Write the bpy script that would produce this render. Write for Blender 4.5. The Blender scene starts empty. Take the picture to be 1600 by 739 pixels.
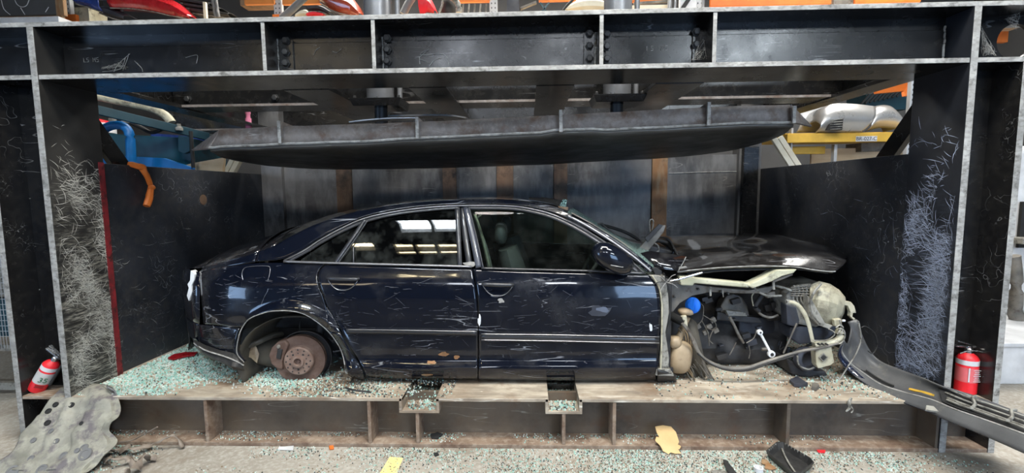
import bpy, bmesh, math, random
import numpy as np
from mathutils import Vector, Matrix, Euler, noise
random.seed(7)
C = bpy.context.scene.collection
S = bpy.context.scene
# ------------------------------------------------------------------ camera
FPX, YAW, PITCH, ROLL, CAMZ = 723.1, -.0334, .0948, -.0094, 1.65
fw = Vector((math.sin(YAW)*math.cos(PITCH), math.cos(YAW)*math.cos(PITCH), -math.sin(PITCH)))
r0 = Vector((math.cos(YAW), -math.sin(YAW), 0)); u0 = r0.cross(fw)
RV = r0*math.cos(ROLL)+u0*math.sin(ROLL); UV = -r0*math.sin(ROLL)+u0*math.cos(ROLL)
cam = bpy.data.objects.new('camera', bpy.data.cameras.new('camera')); C.objects.link(cam)
m = Matrix((RV, UV, -fw)).transposed().to_4x4(); m.translation = (0, 0, CAMZ); cam.matrix_world = m
cam.data.sensor_width = 36; cam.data.lens = FPX/1600*36; cam.data.clip_start = .05
S.camera = cam
S.view_settings.view_transform = 'Standard'; S.view_settings.look = 'None'
S.view_settings.gamma = 1; S.view_settings.use_curve_mapping = False
S.view_settings.exposure = 0.75
# world: overcast daylight that enters through the open front of the hall
W = bpy.data.worlds.new('sky'); S.world = W; W.use_nodes = True
bg = W.node_tree.nodes['Background']; bg.inputs[0].default_value = (.42, .64, 1.0, 1); bg.inputs[1].default_value = 5.2
def area(name, loc, to, sx, sy, power, col):
    l = bpy.data.lights.new(name, 'AREA'); l.shape = 'RECTANGLE'; l.size = sx; l.size_y = sy; l.energy = power; l.color = col
    o = bpy.data.objects.new(name, l); C.objects.link(o); o.location = loc
    o.rotation_euler = (Vector(to)-Vector(loc)).to_track_quat('-Z', 'Y').to_euler(); return o
CEIL = 6.6
# daylight falling through the roof lights and the roller door (each stands at its own opening)
area('roof_light_lamp', (-2.0, -.8, CEIL-.12), (-2.0, -.8, 0), 1.4, .7, 190, (.82, .92, 1))
area('roof_light_lamp', (-2.4, -2.75, CEIL-.12), (-2.4, -2.75, 0), 1.5, .7, 80, (1, .84, .52))
area('roof_light_lamp', (-3.9, -2.5, CEIL-.12), (-3.9, -2.5, 0), .6, .4, 22, (1, .84, .52))
area('roof_light_lamp', (3.0, -1.2, CEIL-.12), (3.0, -1.2, 0), 2.2, 1.2, 260, (.9, .95, 1))
area('roof_light_lamp', (.6, 1.0, CEIL-.12), (.6, 1.6, 0), 3.2, 1.0, 330, (1, .95, .86))
area('roof_light_lamp', (-1.5, 7.0, CEIL-.12), (-1.5, 6.5, 0), 5, 1.4, 330, (1, .97, .9))
area('roof_light_lamp', (5.0, 6.0, CEIL-.12), (4.6, 6.0, 0), 3, 2.0, 260, (1, .97, .92))
# ------------------------------------------------------------------ pixel helpers (1600x739 frame)
def ray(px, py): return fw + RV*((px-800)/FPX) + UV*((369.5-py)/FPX)
def at(px, py, Y):
    v = ray(px, py); v = v*(Y/v.y); v.z += CAMZ; return v
def atz(px, py, Z):
    v = ray(px, py); v = v*((Z-CAMZ)/v.z); v.z += CAMZ; return v
def atx(px, py, X):
    v = ray(px, py); v = v*(X/v.x); v.z += CAMZ; return v
def AT(pts, Y): return [at(p[0], p[1], p[2] if len(p) > 2 else Y) for p in pts]
# ------------------------------------------------------------------ tagging
def tag(o, label=None, cat=None, group=None, kind=None):
    if label: o['label'] = label
    if cat: o['category'] = cat
    if group: o['group'] = group
    if kind: o['kind'] = kind
    return o
def empty(name, loc, label=None, cat=None, group=None):
    o = bpy.data.objects.new(name, None); C.objects.link(o); o.location = loc; o.empty_display_size = .1
    return tag(o, label, cat, group)
def wloc(o):
    v = Vector((0, 0, 0))
    while o: v += o.location; o = o.parent
    return v
def copy_tree(o, parent=None):
    c = o.copy(); C.objects.link(c)
    if parent: c.parent = parent
    for ch in [x for x in bpy.data.objects if x.parent == o]: copy_tree(ch, c)
    return c
# ------------------------------------------------------------------ mesh builder
class MB:
    def __init__(s): s.v = []; s.f = []; s.m = []
    def add(s, vs, fs, mi=0):
        b = len(s.v); s.v += [Vector(v) for v in vs]; s.f += [tuple(i+b for i in f) for f in fs]; s.m += [mi]*len(fs); return s
    def box(s, x0, x1, y0, y1, z0, z1, mi=0):
        v = [(x, y, z) for z in (z0, z1) for y in (y0, y1) for x in (x0, x1)]
        return s.add(v, [(0, 2, 3, 1), (4, 5, 7, 6), (0, 1, 5, 4), (2, 6, 7, 3), (0, 4, 6, 2), (1, 3, 7, 5)], mi)
    def obox(s, c, ax, ay, az, mi=0):   # oriented box: centre and three half axes
        c, ax, ay, az = map(Vector, (c, ax, ay, az))
        v = [c+ax*i+ay*j+az*k for k in (-1, 1) for j in (-1, 1) for i in (-1, 1)]
        return s.add(v, [(0, 2, 3, 1), (4, 5, 7, 6), (0, 1, 5, 4), (2, 6, 7, 3), (0, 4, 6, 2), (1, 3, 7, 5)], mi)
    def bar(s, p, q, w, h, up=(0, 0, 1), mi=0):
        p, q = Vector(p), Vector(q); d = q-p; n = d.normalized(); a = n.cross(Vector(up)).normalized(); b = a.cross(n)
        return s.obox((p+q)/2, d/2, a*w/2, b*h/2, mi)
    def prism(s, pts, d, mi=0):       # polygon extruded by vector d
        d = Vector(d); n = len(pts); v = [Vector(p) for p in pts]+[Vector(p)+d for p in pts]
        return s.add(v, [tuple(range(n-1, -1, -1)), tuple(range(n, 2*n))]+[(i, (i+1) % n, n+(i+1) % n, n+i) for i in range(n)], mi)
    def tube(s, pts, r, n=8, mi=0, smooth=3, flat=1.0):
        pts = [Vector(p) for p in pts]; rr = r if isinstance(r, (list, tuple)) else [r]*len(pts)
        if smooth and len(pts) > 2:
            P, Q = [], []
            for i in range(len(pts)-1):
                a, b, c, d = pts[max(i-1, 0)], pts[i], pts[i+1], pts[min(i+2, len(pts)-1)]
                for k in range(smooth):
                    t = k/smooth
                    P.append(.5*((2*b)+(c-a)*t+(2*a-5*b+4*c-d)*t*t+(3*b-a-3*c+d)*t**3)); Q.append(rr[i]*(1-t)+rr[i+1]*t)
            pts, rr = P+[pts[-1]], Q+[rr[-1]]
        L = len(pts); V = []; up = Vector((0, 0, 1))
        for i, p in enumerate(pts):
            t = (pts[min(i+1, L-1)]-pts[max(i-1, 0)]).normalized()
            a = t.cross(up)
            if a.length < .1: a = t.cross(Vector((0, 1, 0)))
            a.normalize(); b = t.cross(a)
            V += [p+(a*math.cos(k*2*math.pi/n)*flat+b*math.sin(k*2*math.pi/n))*rr[i] for k in range(n)]
        F = [(i*n+k, i*n+(k+1) % n, (i+1)*n+(k+1) % n, (i+1)*n+k) for i in range(L-1) for k in range(n)]
        F += [tuple(range(n-1, -1, -1)), tuple((L-1)*n+k for k in range(n))]
        return s.add(V, F, mi)
    def lathe(s, c, axis, prof, n=32, mi=0):   # prof: (t along axis, radius)
        c = Vector(c); ax = Vector(axis).normalized(); a = ax.cross(Vector((0, 0, 1)))
        if a.length < .1: a = Vector((1, 0, 0))
        a.normalize(); b = ax.cross(a); V = []
        for t, r in prof: V += [c+ax*t+(a*math.cos(k*2*math.pi/n)+b*math.sin(k*2*math.pi/n))*max(r, .0005) for k in range(n)]
        L = len(prof); F = [(i*n+k, i*n+(k+1) % n, (i+1)*n+(k+1) % n, (i+1)*n+k) for i in range(L-1) for k in range(n)]
        F += [tuple(range(n-1, -1, -1)), tuple((L-1)*n+k for k in range(n))]
        return s.add(V, F, mi)
    def grid(s, rows, mi=0, close=False):
        n = len(rows[0]); V = [p for r in rows for p in r]
        F = [(i*n+k, i*n+k+1, (i+1)*n+k+1, (i+1)*n+k) for i in range(len(rows)-1) for k in range(n-1)]
        if close: F += [(i*n+n-1, i*n, (i+1)*n, (i+1)*n+n-1) for i in range(len(rows)-1)]
        return s.add(V, F, mi)
    def blob(s, c, rx, ry, rz, nu=16, nv=10, amp=0, fr=4, sq=1.0, rot=None, mi=0):
        V = []; R_ = Euler(rot).to_matrix() if rot else None
        def e(x): return math.copysign(abs(x)**sq, x)
        for j in range(nv+1):
            th = math.pi*j/nv
            for k in range(nu):
                ph = 2*math.pi*k/nu
                d = Vector((rx*e(math.sin(th))*e(math.cos(ph)), ry*e(math.sin(th))*e(math.sin(ph)), rz*e(math.cos(th))))
                if R_: d = R_ @ d
                p = Vector(c)+d
                if amp: p += d.normalized()*noise.noise(p*fr*3)*amp
                V.append(p)
        F = [(j*nu+k, j*nu+(k+1) % nu, (j+1)*nu+(k+1) % nu, (j+1)*nu+k) for j in range(nv) for k in range(nu)]
        return s.add(V, F, mi)
    def build(s, name, mat, parent=None, smooth=None, bevel=0, solid=0, sub=0, weld=True, offset=0, crumple=0, cf=3):
        me = bpy.data.meshes.new(name)
        if parent is not None: o0 = wloc(parent)
        else:
            xs = [v.x for v in s.v]; ys = [v.y for v in s.v]; zs = [v.z for v in s.v]
            o0 = Vector(((min(xs)+max(xs))/2, (min(ys)+max(ys))/2, min(zs)))
        if crumple:
            for v in s.v:
                v += noise.noise_vector(v*cf)*crumple
        me.from_pydata([v-o0 for v in s.v], [], s.f)
        mats = mat if isinstance(mat, (list, tuple)) else [mat]
        for mm in mats: me.materials.append(mm)
        if len(mats) > 1: me.polygons.foreach_set('material_index', s.m)
        bm = bmesh.new(); bm.from_mesh(me)
        if weld: bmesh.ops.remove_doubles(bm, verts=bm.verts, dist=1e-5)
        bmesh.ops.dissolve_degenerate(bm, edges=bm.edges, dist=1e-6)
        bmesh.ops.recalc_face_normals(bm, faces=bm.faces)
        if smooth is not None:
            for f in bm.faces: f.smooth = True
            a = math.radians(smooth)
            for e in bm.edges:
                if len(e.link_faces) == 2 and e.calc_face_angle(0) > a: e.smooth = False
        bm.to_mesh(me); bm.free()
        o = bpy.data.objects.new(name, me); C.objects.link(o)
        if parent is not None: o.parent = parent
        else: o.location = o0
        if sub: q = o.modifiers.new('sub', 'SUBSURF'); q.levels = q.render_levels = sub
        if solid: q = o.modifiers.new('solid', 'SOLIDIFY'); q.thickness = solid; q.offset = offset
        if bevel: q = o.modifiers.new('bevel', 'BEVEL'); q.width = bevel; q.segments = 2; q.limit_method = 'ANGLE'; q.angle_limit = .7
        return o
def cr(pts, n, smooth=True):
    """resample a polyline (evenly in its index) to n points"""
    pts = [Vector(p) for p in pts]; out = []
    for k in range(n):
        t = k/(n-1)*(len(pts)-1); i = min(int(t), len(pts)-2); f = t-i
        b, c = pts[i], pts[i+1]
        if not smooth or len(pts) < 3: out.append(b.lerp(c, f)); continue
        a = pts[i-1] if i > 0 else b*2-c; d = pts[i+2] if i+2 < len(pts) else c*2-b
        out.append(.5*((2*b)+(c-a)*f+(2*a-5*b+4*c-d)*f*f+(3*b-a-3*c+d)*f**3))
    return out
def arc(pts, n, smooth=True):
    """resample evenly by length"""
    q = cr(pts, max(60, n*4), smooth); L = [0]
    for i in range(1, len(q)): L.append(L[-1]+(q[i]-q[i-1]).length)
    out = []; j = 0
    for k in range(n):
        t = L[-1]*k/(n-1)
        while j < len(L)-2 and L[j+1] < t: j += 1
        f = (t-L[j])/max(L[j+1]-L[j], 1e-9); out.append(q[j].lerp(q[j+1], min(max(f, 0), 1)))
    return out
# ------------------------------------------------------------------ materials
def newmat(name):
    mt = bpy.data.materials.new(name); mt.use_nodes = True; nt = mt.node_tree; nt.nodes.clear()
    out = nt.nodes.new('ShaderNodeOutputMaterial'); b = nt.nodes.new('ShaderNodeBsdfPrincipled'); nt.links.new(b.outputs[0], out.inputs[0])
    return mt, nt, b, out
def N(nt, t, **k):
    n = nt.nodes.new(t)
    for a, v in k.items():
        if a.startswith('i_'):
            key = a[2:]; n.inputs[int(key) if key.isdigit() else key.replace('_', ' ')].default_value = v
        else: setattr(n, a, v)
    return n
def ramp(nt, src, p0, p1, c0=(0, 0, 0, 1), c1=(1, 1, 1, 1)):
    r = N(nt, 'ShaderNodeValToRGB'); e = r.color_ramp.elements
    e[0].position, e[1].position = p0, p1; e[0].color, e[1].color = c0, c1
    nt.links.new(src, r.inputs[0]); return r.outputs[0]
def mix(nt, fac, a, b, mode='MIX'):
    x = N(nt, 'ShaderNodeMix', data_type='RGBA', blend_type=mode)
    for s_, v in ((0, fac), (6, a), (7, b)):
        if hasattr(v, 'is_linked') or hasattr(v, 'links'): nt.links.new(v, x.inputs[s_])
        elif isinstance(v, (int, float)): x.inputs[s_].default_value = v
        else: x.inputs[s_].default_value = tuple(v)+((1,) if len(v) == 3 else ())
    return x.outputs[2]
def mth(nt, op, a, b=0.0):
    x = N(nt, 'ShaderNodeMath', operation=op)
    for i, v in enumerate((a, b)):
        if isinstance(v, (int, float)): x.inputs[i].default_value = v
        else: nt.links.new(v, x.inputs[i])
    return x.outputs[0]
def coords(nt, rot=(0, 0, 0), sc=(1, 1, 1), world=True):
    src = N(nt, 'ShaderNodeNewGeometry').outputs['Position'] if world else N(nt, 'ShaderNodeTexCoord').outputs['Object']
    mp = N(nt, 'ShaderNodeMapping'); mp.inputs['Rotation'].default_value = rot; mp.inputs['Scale'].default_value = sc
    nt.links.new(src, mp.inputs['Vector']); return mp.outputs[0]
def nz(nt, scale, detail=4, rot=(0, 0, 0), sc=(1, 1, 1), rough=.6, world=True):
    t = N(nt, 'ShaderNodeTexNoise'); t.inputs['Scale'].default_value = scale; t.inputs['Detail'].default_value = detail; t.inputs['Roughness'].default_value = rough
    nt.links.new(coords(nt, rot, sc, world), t.inputs['Vector']); return t.outputs[0]
def scratch(nt, scale=6, stretch=7, width=.03, rot=(.4, .3, .2), mask=(.45, .6), world=True):
    """thin broken scratch lines as a 0..1 factor: contour lines of stretched noise"""
    t = N(nt, 'ShaderNodeTexNoise'); t.inputs['Scale'].default_value = scale*.55; t.inputs['Detail'].default_value = 1.5
    nt.links.new(coords(nt, rot, (1, stretch*1.3, stretch*1.3), world), t.inputs['Vector'])
    d = mth(nt, 'ABSOLUTE', mth(nt, 'SUBTRACT', t.outputs[0], .5))
    line = ramp(nt, d, width*.25, width*.6, (1, 1, 1, 1), (0, 0, 0, 1))
    mk = ramp(nt, nz(nt, 2.3+scale*.4, 5, rot=(rot[1], rot[2], rot[0]), world=world), mask[0]+.02, mask[1])
    return mth(nt, 'MULTIPLY', line, mk)
def surf(name, c0, c1, rough=(.35, .6), scale=3, metal=0, rust=None, rustmask=(.55, .7), scr=None, scrcol=(.35, .35, .34), bump=.15, coat=0, fine=None, spec=.5, world=True):
    mt, nt, b, out = newmat(name)
    n1 = nz(nt, scale, 6, world=world); col = mix(nt, ramp(nt, n1, .35, .65), c0, c1)
    if fine:
        col = mix(nt, mth(nt, 'MULTIPLY', ramp(nt, nz(nt, fine[0], 6, rot=(.3, .5, .1), sc=fine[3] if len(fine) > 3 else (1, 1, 1), world=world), .45, .68), fine[1]), col, fine[2])
    if rust:
        col = mix(nt, ramp(nt, nz(nt, scale*1.7, 8, rot=(1, .5, .2), rough=.7, world=world), rustmask[0], rustmask[1]), col, rust)
    rg = N(nt, 'ShaderNodeMapRange'); nt.links.new(nz(nt, scale*2.1, 5, rot=(.2, 1.1, .6), world=world), rg.inputs[0])
    rg.inputs[1].default_value = .3; rg.inputs[2].default_value = .7; rg.inputs[3].default_value = rough[0]; rg.inputs[4].default_value = rough[1]
    rsrc = rg.outputs[0]
    if scr:
        tot = None
        for i, sp in enumerate(scr):
            f = scratch(nt, *sp, world=world) if len(sp) < 6 else scratch(nt, *sp)
            tot = f if tot is None else mth(nt, 'MAXIMUM', tot, f)
        col = mix(nt, tot, col, scrcol)
    if metal or True: b.inputs['Metallic'].default_value = metal
    nt.links.new(col, b.inputs['Base Color']); nt.links.new(rsrc, b.inputs['Roughness'])
    b.inputs['Coat Weight'].default_value = coat; b.inputs['Coat Roughness'].default_value = .06
    b.inputs['Specular IOR Level'].default_value = spec
    if bump:
        bp = N(nt, 'ShaderNodeBump'); bp.inputs['Strength'].default_value = bump; bp.inputs['Distance'].default_value = .01
        nt.links.new(nz(nt, scale*6, 6, world=world), bp.inputs['Height']); nt.links.new(bp.outputs[0], b.inputs['Normal'])
    return mt
def flat(name, c, rough=.5, metal=0, coat=0, spec=.5, dirt=.25):
    return surf(name, c, tuple(x*(1-dirt) for x in c), (rough, min(1, rough+.15)), 5, metal, bump=.05, coat=coat, spec=spec)
R1, R2, R3, R4 = (.3, .2, 1.2), (1.1, .4, .5), (-.8, .9, 0), (2.1, .1, -.7)
M = {}
M['steel'] = surf('black_painted_steel', (.007, .007, .008), (.014, .0135, .013), (.17, .30), 2.2, scr=[(2.5, 6, .012, R1, (.52, .66)), (4, 9, .01, R3, (.56, .66))], scrcol=(.20, .20, .20), fine=(22, .25, (.045, .042, .036)), bump=.02)
M['steel_side'] = surf('dusty_black_steel', (.014, .016, .020), (.030, .033, .041), (.30, .55), 1.4, scr=[(2.5, 6, .012, R1, (.5, .6)), (3.4, 9, .008, R3, (.5, .62))], scrcol=(.18, .19, .2), fine=(14, .5, (.05, .048, .045)), bump=.12)
M['steel_back'] = surf('grey_rubbed_steel', (.035, .034, .034), (.17, .165, .16), (.42, .65), 1.3, rust=(.055, .035, .024), rustmask=(.60, .78), scr=[(3, 5, .010, (0, 1.5, 0), (.5, .62))], scrcol=(.25, .24, .22), fine=(9, .6, (.24, .235, .23), (1, 1, .3)), bump=.12)
M['edge'] = surf('worn_flange_edge', (.24, .235, .22), (.42, .41, .385), (.5, .75), 9, rust=(.09, .085, .075), rustmask=(.54, .68), fine=(55, .75, (.13, .125, .11), (.5, .5, 1)), bump=.3)
def worn_web(name, c0, c1, wear, z0, z1, amt):
    """black steel rubbed bare over the height the cars touch"""
    mt = surf(name, c0, c1, (.35, .55), 2.5, bump=.1); nt = mt.node_tree; b = [n for n in nt.nodes if n.type == 'BSDF_PRINCIPLED'][0]
    src = b.inputs['Base Color'].links[0].from_socket
    sx_ = N(nt, 'ShaderNodeSeparateXYZ'); nt.links.new(N(nt, 'ShaderNodeNewGeometry').outputs['Position'], sx_.inputs[0])
    hz = ramp(nt, sx_.outputs[2], 0, 1); r = [n for n in nt.nodes if n.type == 'VALTORGB'][-1]
    mr_ = N(nt, 'ShaderNodeMapRange'); nt.links.new(sx_.outputs[2], mr_.inputs[0]); mr_.inputs[1].default_value = 0; mr_.inputs[2].default_value = 2.7; nt.links.new(mr_.outputs[0], r.inputs[0])
    e = r.color_ramp.elements; e[0].position = z0/2.7; e[0].color = (1, 1, 1, 1); e[1].position = z1/2.7; e[1].color = (0, 0, 0, 1)
    m1 = ramp(nt, nz(nt, 5, 8, rot=(.2, 0, 0), sc=(1, 1, 3), rough=.75), .42, .62); m2 = ramp(nt, nz(nt, 45, 5, rot=(.2, 0, 0), sc=(1, .35, 2)), .42, .6)
    f = mth(nt, 'MULTIPLY', mth(nt, 'MULTIPLY', mth(nt, 'MULTIPLY', m1, m2), hz), amt)
    nt.links.new(mix(nt, f, src, wear), b.inputs['Base Color']); return mt
M['web_left'] = worn_web('scraped_web_left', (.012, .012, .012), (.028, .027, .025), (.34, .33, .28), 1.0, 1.85, .85)
M['web_right'] = worn_web('scraped_web_right', (.009, .010, .013), (.02, .023, .03), (.16, .20, .28), .9, 1.7, .45)  # scraped wear; bluish light on this column is put into the colours
M['rustflat'] = surf('rusty_flat_bar', (.09, .06, .042), (.19, .11, .065), (.6, .8), 2.4, rust=(.02, .017, .015), rustmask=(.5, .7), fine=(18, .5, (.2, .14, .09), (1, 1, .25)))
M['rustorange'] = surf('orange_rusty_flat_bar', (.30, .15, .06), (.16, .08, .035), (.6, .8), 3, rust=(.06, .04, .03), rustmask=(.55, .75), fine=(18, .5, (.36, .3, .2), (1, 1, .25)))
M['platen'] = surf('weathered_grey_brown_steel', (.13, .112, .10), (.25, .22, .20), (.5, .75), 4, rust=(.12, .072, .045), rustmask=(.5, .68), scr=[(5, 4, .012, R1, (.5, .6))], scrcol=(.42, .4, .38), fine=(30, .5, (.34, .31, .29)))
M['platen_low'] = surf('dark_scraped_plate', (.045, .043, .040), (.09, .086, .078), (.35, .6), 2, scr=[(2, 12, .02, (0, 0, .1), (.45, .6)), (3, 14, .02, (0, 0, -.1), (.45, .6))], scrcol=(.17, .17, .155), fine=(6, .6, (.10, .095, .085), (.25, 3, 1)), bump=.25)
M['deck'] = surf('rusty_tan_deck_plate', (.25, .19, .135), (.50, .44, .35), (.45, .75), 1.6, rust=(.20, .13, .08), rustmask=(.54, .68), scr=[(2, 8, .02, (0, 0, .1), (.45, .6)), (4, 9, .02, (0, 0, .35), (.45, .6))], scrcol=(.62, .58, .50), fine=(12, .8, (.16, .13, .10), (.35, 1, 1)), bump=.2)
M['basesteel'] = surf('brown_stained_base_steel', (.05, .041, .033), (.15, .112, .078), (.4, .65), 2.2, rust=(.11, .06, .035), rustmask=(.56, .74), scr=[(4, 6, .014, (.0, .1, .2), (.48, .6))], scrcol=(.28, .26, .22), fine=(12, .55, (.13, .105, .08)))
M['baseflange'] = surf('dusty_brown_flange', (.16, .105, .072), (.27, .20, .145), (.6, .85), 3, rust=(.1, .055, .035), rustmask=(.5, .68), fine=(25, .6, (.4, .34, .27)))
M['redpaint'] = surf('red_sprayed_line', (.10, .008, .011), (.19, .014, .018), (.5, .7), 9, rust=(.04, .01, .01), rustmask=(.5, .62))
M['concrete'] = surf('dusty_concrete', (.25, .225, .185), (.36, .33, .28), (.7, .9), 1.1, rust=(.19, .15, .11), rustmask=(.52, .7), fine=(40, .6, (.5, .48, .44)), bump=.2)
M['bolt'] = flat('dark_bolt', (.035, .035, .035), .4)
M['chrome'] = flat('polished_steel', (.62, .62, .62), .18, 1)
M['greypipe'] = surf('grey_cylinder_barrel', (.16, .165, .175), (.25, .255, .265), (.25, .4), 3, metal=.5)
M['orange'] = flat('orange_rack_paint', (.82, .20, .03), .45)
M['orangedim'] = flat('orange_brown_rack_paint', (.55, .19, .04), .5)
M['rackpost'] = flat('pale_galvanised_post', (.55, .56, .57), .45, .3)
M['yellow'] = flat('yellow_rack_beam', (.70, .42, .05), .5)
M['plywood'] = surf('plain_wood', (.55, .40, .24), (.68, .53, .35), (.6, .8), 2, fine=(10, .5, (.4, .26, .14), (.2, 3, 1)))
M['palewood'] = surf('pale_wood', (.72, .66, .50), (.8, .74, .6), (.6, .8), 3, fine=(10, .4, (.55, .46, .3), (.2, 3, 1)))
M['blue'] = flat('blue_paint', (.005, .060, .088), .35)
M['bluepipe'] = flat('bright_blue_pipe', (.003, .15, .45), .35)
M['bluedark'] = flat('dull_blue_paint', (.006, .045, .066), .4)
M['red'] = flat('glossy_red_paint', (.50, .015, .022), .2, coat=1)
M['redbright'] = flat('bright_red_plastic', (.80, .02, .03), .35)
M['redorange'] = flat('orange_red_car_paint', (.32, .045, .015), .25, coat=1)
M['bluecar'] = flat('blue_car_paint', (.03, .07, .33), .2, coat=1)
M['silver'] = surf('silver_car_paint', (.50, .50, .49), (.60, .60, .59), (.25, .35), 3, metal=.6, coat=.6)
M['white'] = flat('white_paint', (.74, .75, .76), .4)
M['cream'] = flat('cream_plastic', (.72, .68, .52), .45)
M['blackplastic'] = surf('black_plastic', (.014, .014, .015), (.03, .03, .03), (.35, .55), 5, fine=(30, .4, (.07, .068, .062)))
M['rubber'] = flat('black_rubber', (.02, .02, .02), .6)
M['greyplastic'] = flat('grey_plastic', (.18, .18, .18), .5)
M['pink'] = flat('pink_tape', (.8, .25, .4), .6)
# ================================================================== SETTING
def struct(name, mb, mat, **k): return tag(mb.build(name, mat, **k), kind='structure')
M['hallwall'] = surf('dim_hall_cladding', (.05, .05, .052), (.09, .088, .085), (.7, .9), .6)
M['halldark'] = surf('dark_hall_side', (.05, .05, .05), (.08, .08, .08), (.7, .9), .5)
M['ceil'] = flat('dark_roof_lining', (.045, .045, .045), .9)
def emit(name, c, s):
    mt = bpy.data.materials.new(name); mt.use_nodes = True; nt = mt.node_tree; nt.nodes.clear()
    o = nt.nodes.new('ShaderNodeOutputMaterial'); e = nt.nodes.new('ShaderNodeEmission'); e.inputs[0].default_value = (*c, 1); e.inputs[1].default_value = s
    nt.links.new(e.outputs[0], o.inputs[0]); return mt
struct('floor', MB().box(-9, 9, 2.15, 10, -.12, 0), M['concrete'])
M['floordark'] = surf('dark_unseen_concrete', (.035, .034, .032), (.07, .066, .06), (.45, .7), .8)  # unseen part of the floor, darkened to cut its reflection in the doors
struct('floor', MB().box(-9, 9, -9, 2.15, -.12, 0), M['floordark'])
struct('ceiling', MB().box(-9, 9, -9, 10, CEIL, CEIL+.15), M['ceil'])
struct('wall_back', MB().box(-9, 9, 10, 10.15, 0, CEIL), M['hallwall'])
struct('wall_left', MB().box(-9.15, -9, -3.2, 10, 0, CEIL).box(-9.15, -9, -9, -7.4, 0, CEIL).box(-9.15, -9, -7.4, -3.2, 3.1, CEIL), M['halldark'])
struct('wall_right', MB().box(9, 9.15, -9, 10, 0, CEIL), M['halldark'])
wf = MB().box(-9, 3.6, -9.15, -9, 0, CEIL).box(8, 9, -9.15, -9, 0, CEIL).box(3.6, 8, -9.15, -9, 3.6, CEIL)
struct('wall_front', wf, M['halldark'])
# framed roof lights
def rooflight(i, cx, cy, sx, sy, nx, ny, col, s):
    fr = MB()
    for k in range(nx+1): x = cx-sx/2+sx*k/nx; fr.box(x-.035, x+.035, cy-sy/2, cy+sy/2, CEIL-.26, CEIL)
    for k in range(ny+1): y = cy-sy/2+sy*k/ny; fr.box(cx-sx/2, cx+sx/2, y-.035, y+.035, CEIL-.26, CEIL)
    w = struct('window_%d' % i, fr, M['halldark'])
    MB().box(cx-sx/2, cx+sx/2, cy-sy/2, cy+sy/2, CEIL-.03, CEIL-.005).build('pane', emit('roof_light_%d' % i, col, s), w)
def clerestory(i, x0, x1, z0, z1, n, col, s):
    fr = MB(); fr.box(x0, x1, -9.0, -8.93, z0-.05, z0+.03).box(x0, x1, -9.0, -8.93, z1-.03, z1+.05)
    for k in range(n+1): x = x0+(x1-x0)*k/n; fr.box(x-.04, x+.04, -9.0, -8.93, z0, z1)
    w = struct('window_%d' % i, fr, M['halldark']); MB().box(x0, x1, -8.99, -8.97, z0, z1).build('pane', emit('high_window_%d' % i, col, s), w)
clerestory(7, 5.0, 7.9, 5.35, 6.4, 3, (.82, .92, 1), 26)
clerestory(8, .6, 1.9, 5.35, 6.3, 1, (.86, .92, 1), 20)
clerestory(9, -2.9, -1.1, 5.35, 6.3, 1, (.84, .90, 1), 12)
clerestory(10, -8.0, -5.4, 5.4, 6.2, 2, (1, .84, .6), 5)
rooflight(1, -2.0, -.8, 1.45, .75, 2, 1, (.82, .92, 1), 3)
rooflight(11, -3.9, -2.5, .65, .45, 1, 1, (1, .84, .52), 3)
rooflight(2, -2.4, -2.75, 1.55, .75, 3, 2, (1, .84, .52), 2.5)
rooflight(3, 3.0, -1.2, 2.3, 1.25, 3, 1, (.9, .95, 1), 3)
rooflight(4, .6, 1.0, 3.3, 1.05, 4, 1, (1, .96, .88), 3)
rooflight(5, -1.5, 7.0, 5.1, 1.45, 4, 1, (1, .97, .9), 3)
rooflight(6, 5.0, 6.0, 3.1, 2.05, 3, 1, (1, .97, .92), 3)

M['scr_left'] = flat('bare_scratched_steel_warm_lit', (.66, .66, .60), .4)  # bare steel scratches with the warm light mixed into their colour
M['scr_right'] = flat('bare_scratched_steel_blue_lit', (.50, .58, .76), .4)  # same bare steel, tinted with the bluish light from the left
# ================================================================== CRUSHER FRAME
YF, YW, YB, YR = 2.85, 3.04, 3.24, 5.3
XL0, XL1, XR0, XR1 = -3.062, -3.018, 2.567, 2.610
ZT0, ZT1, ZL0, ZL1, ZD = 2.688, 2.716, 2.374, 2.403, .335
XA, XZ = -4.3, 4.1
CF = empty('car_crusher', (0, YF, 0), 'huge black steel car crusher frame around the wrecked sedan', 'crusher')
ST = [M['steel'], M['edge']]
def fbox(b, x0, x1, y0, y1, z0, z1):   # box whose front (y0) face is worn
    b.box(x0, x1, y0, y1, z0, z1); b.m[-6:] = [0, 0, 1, 0, 0, 0]; return b
def X_(px, py, Y=YF): return at(px, py, Y).x
def zpx(px, py, Y): return at(px, py, Y).z
# header beam
M['web_dust'] = flat('dusty_cobweb', (.42, .40, .36), .9)
hw = MB().box(XA, XR1+.16, YW-.012, YW+.012, ZL1, ZT0)
hb = hw.build('header_beam', M['steel'], CF)
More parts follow.
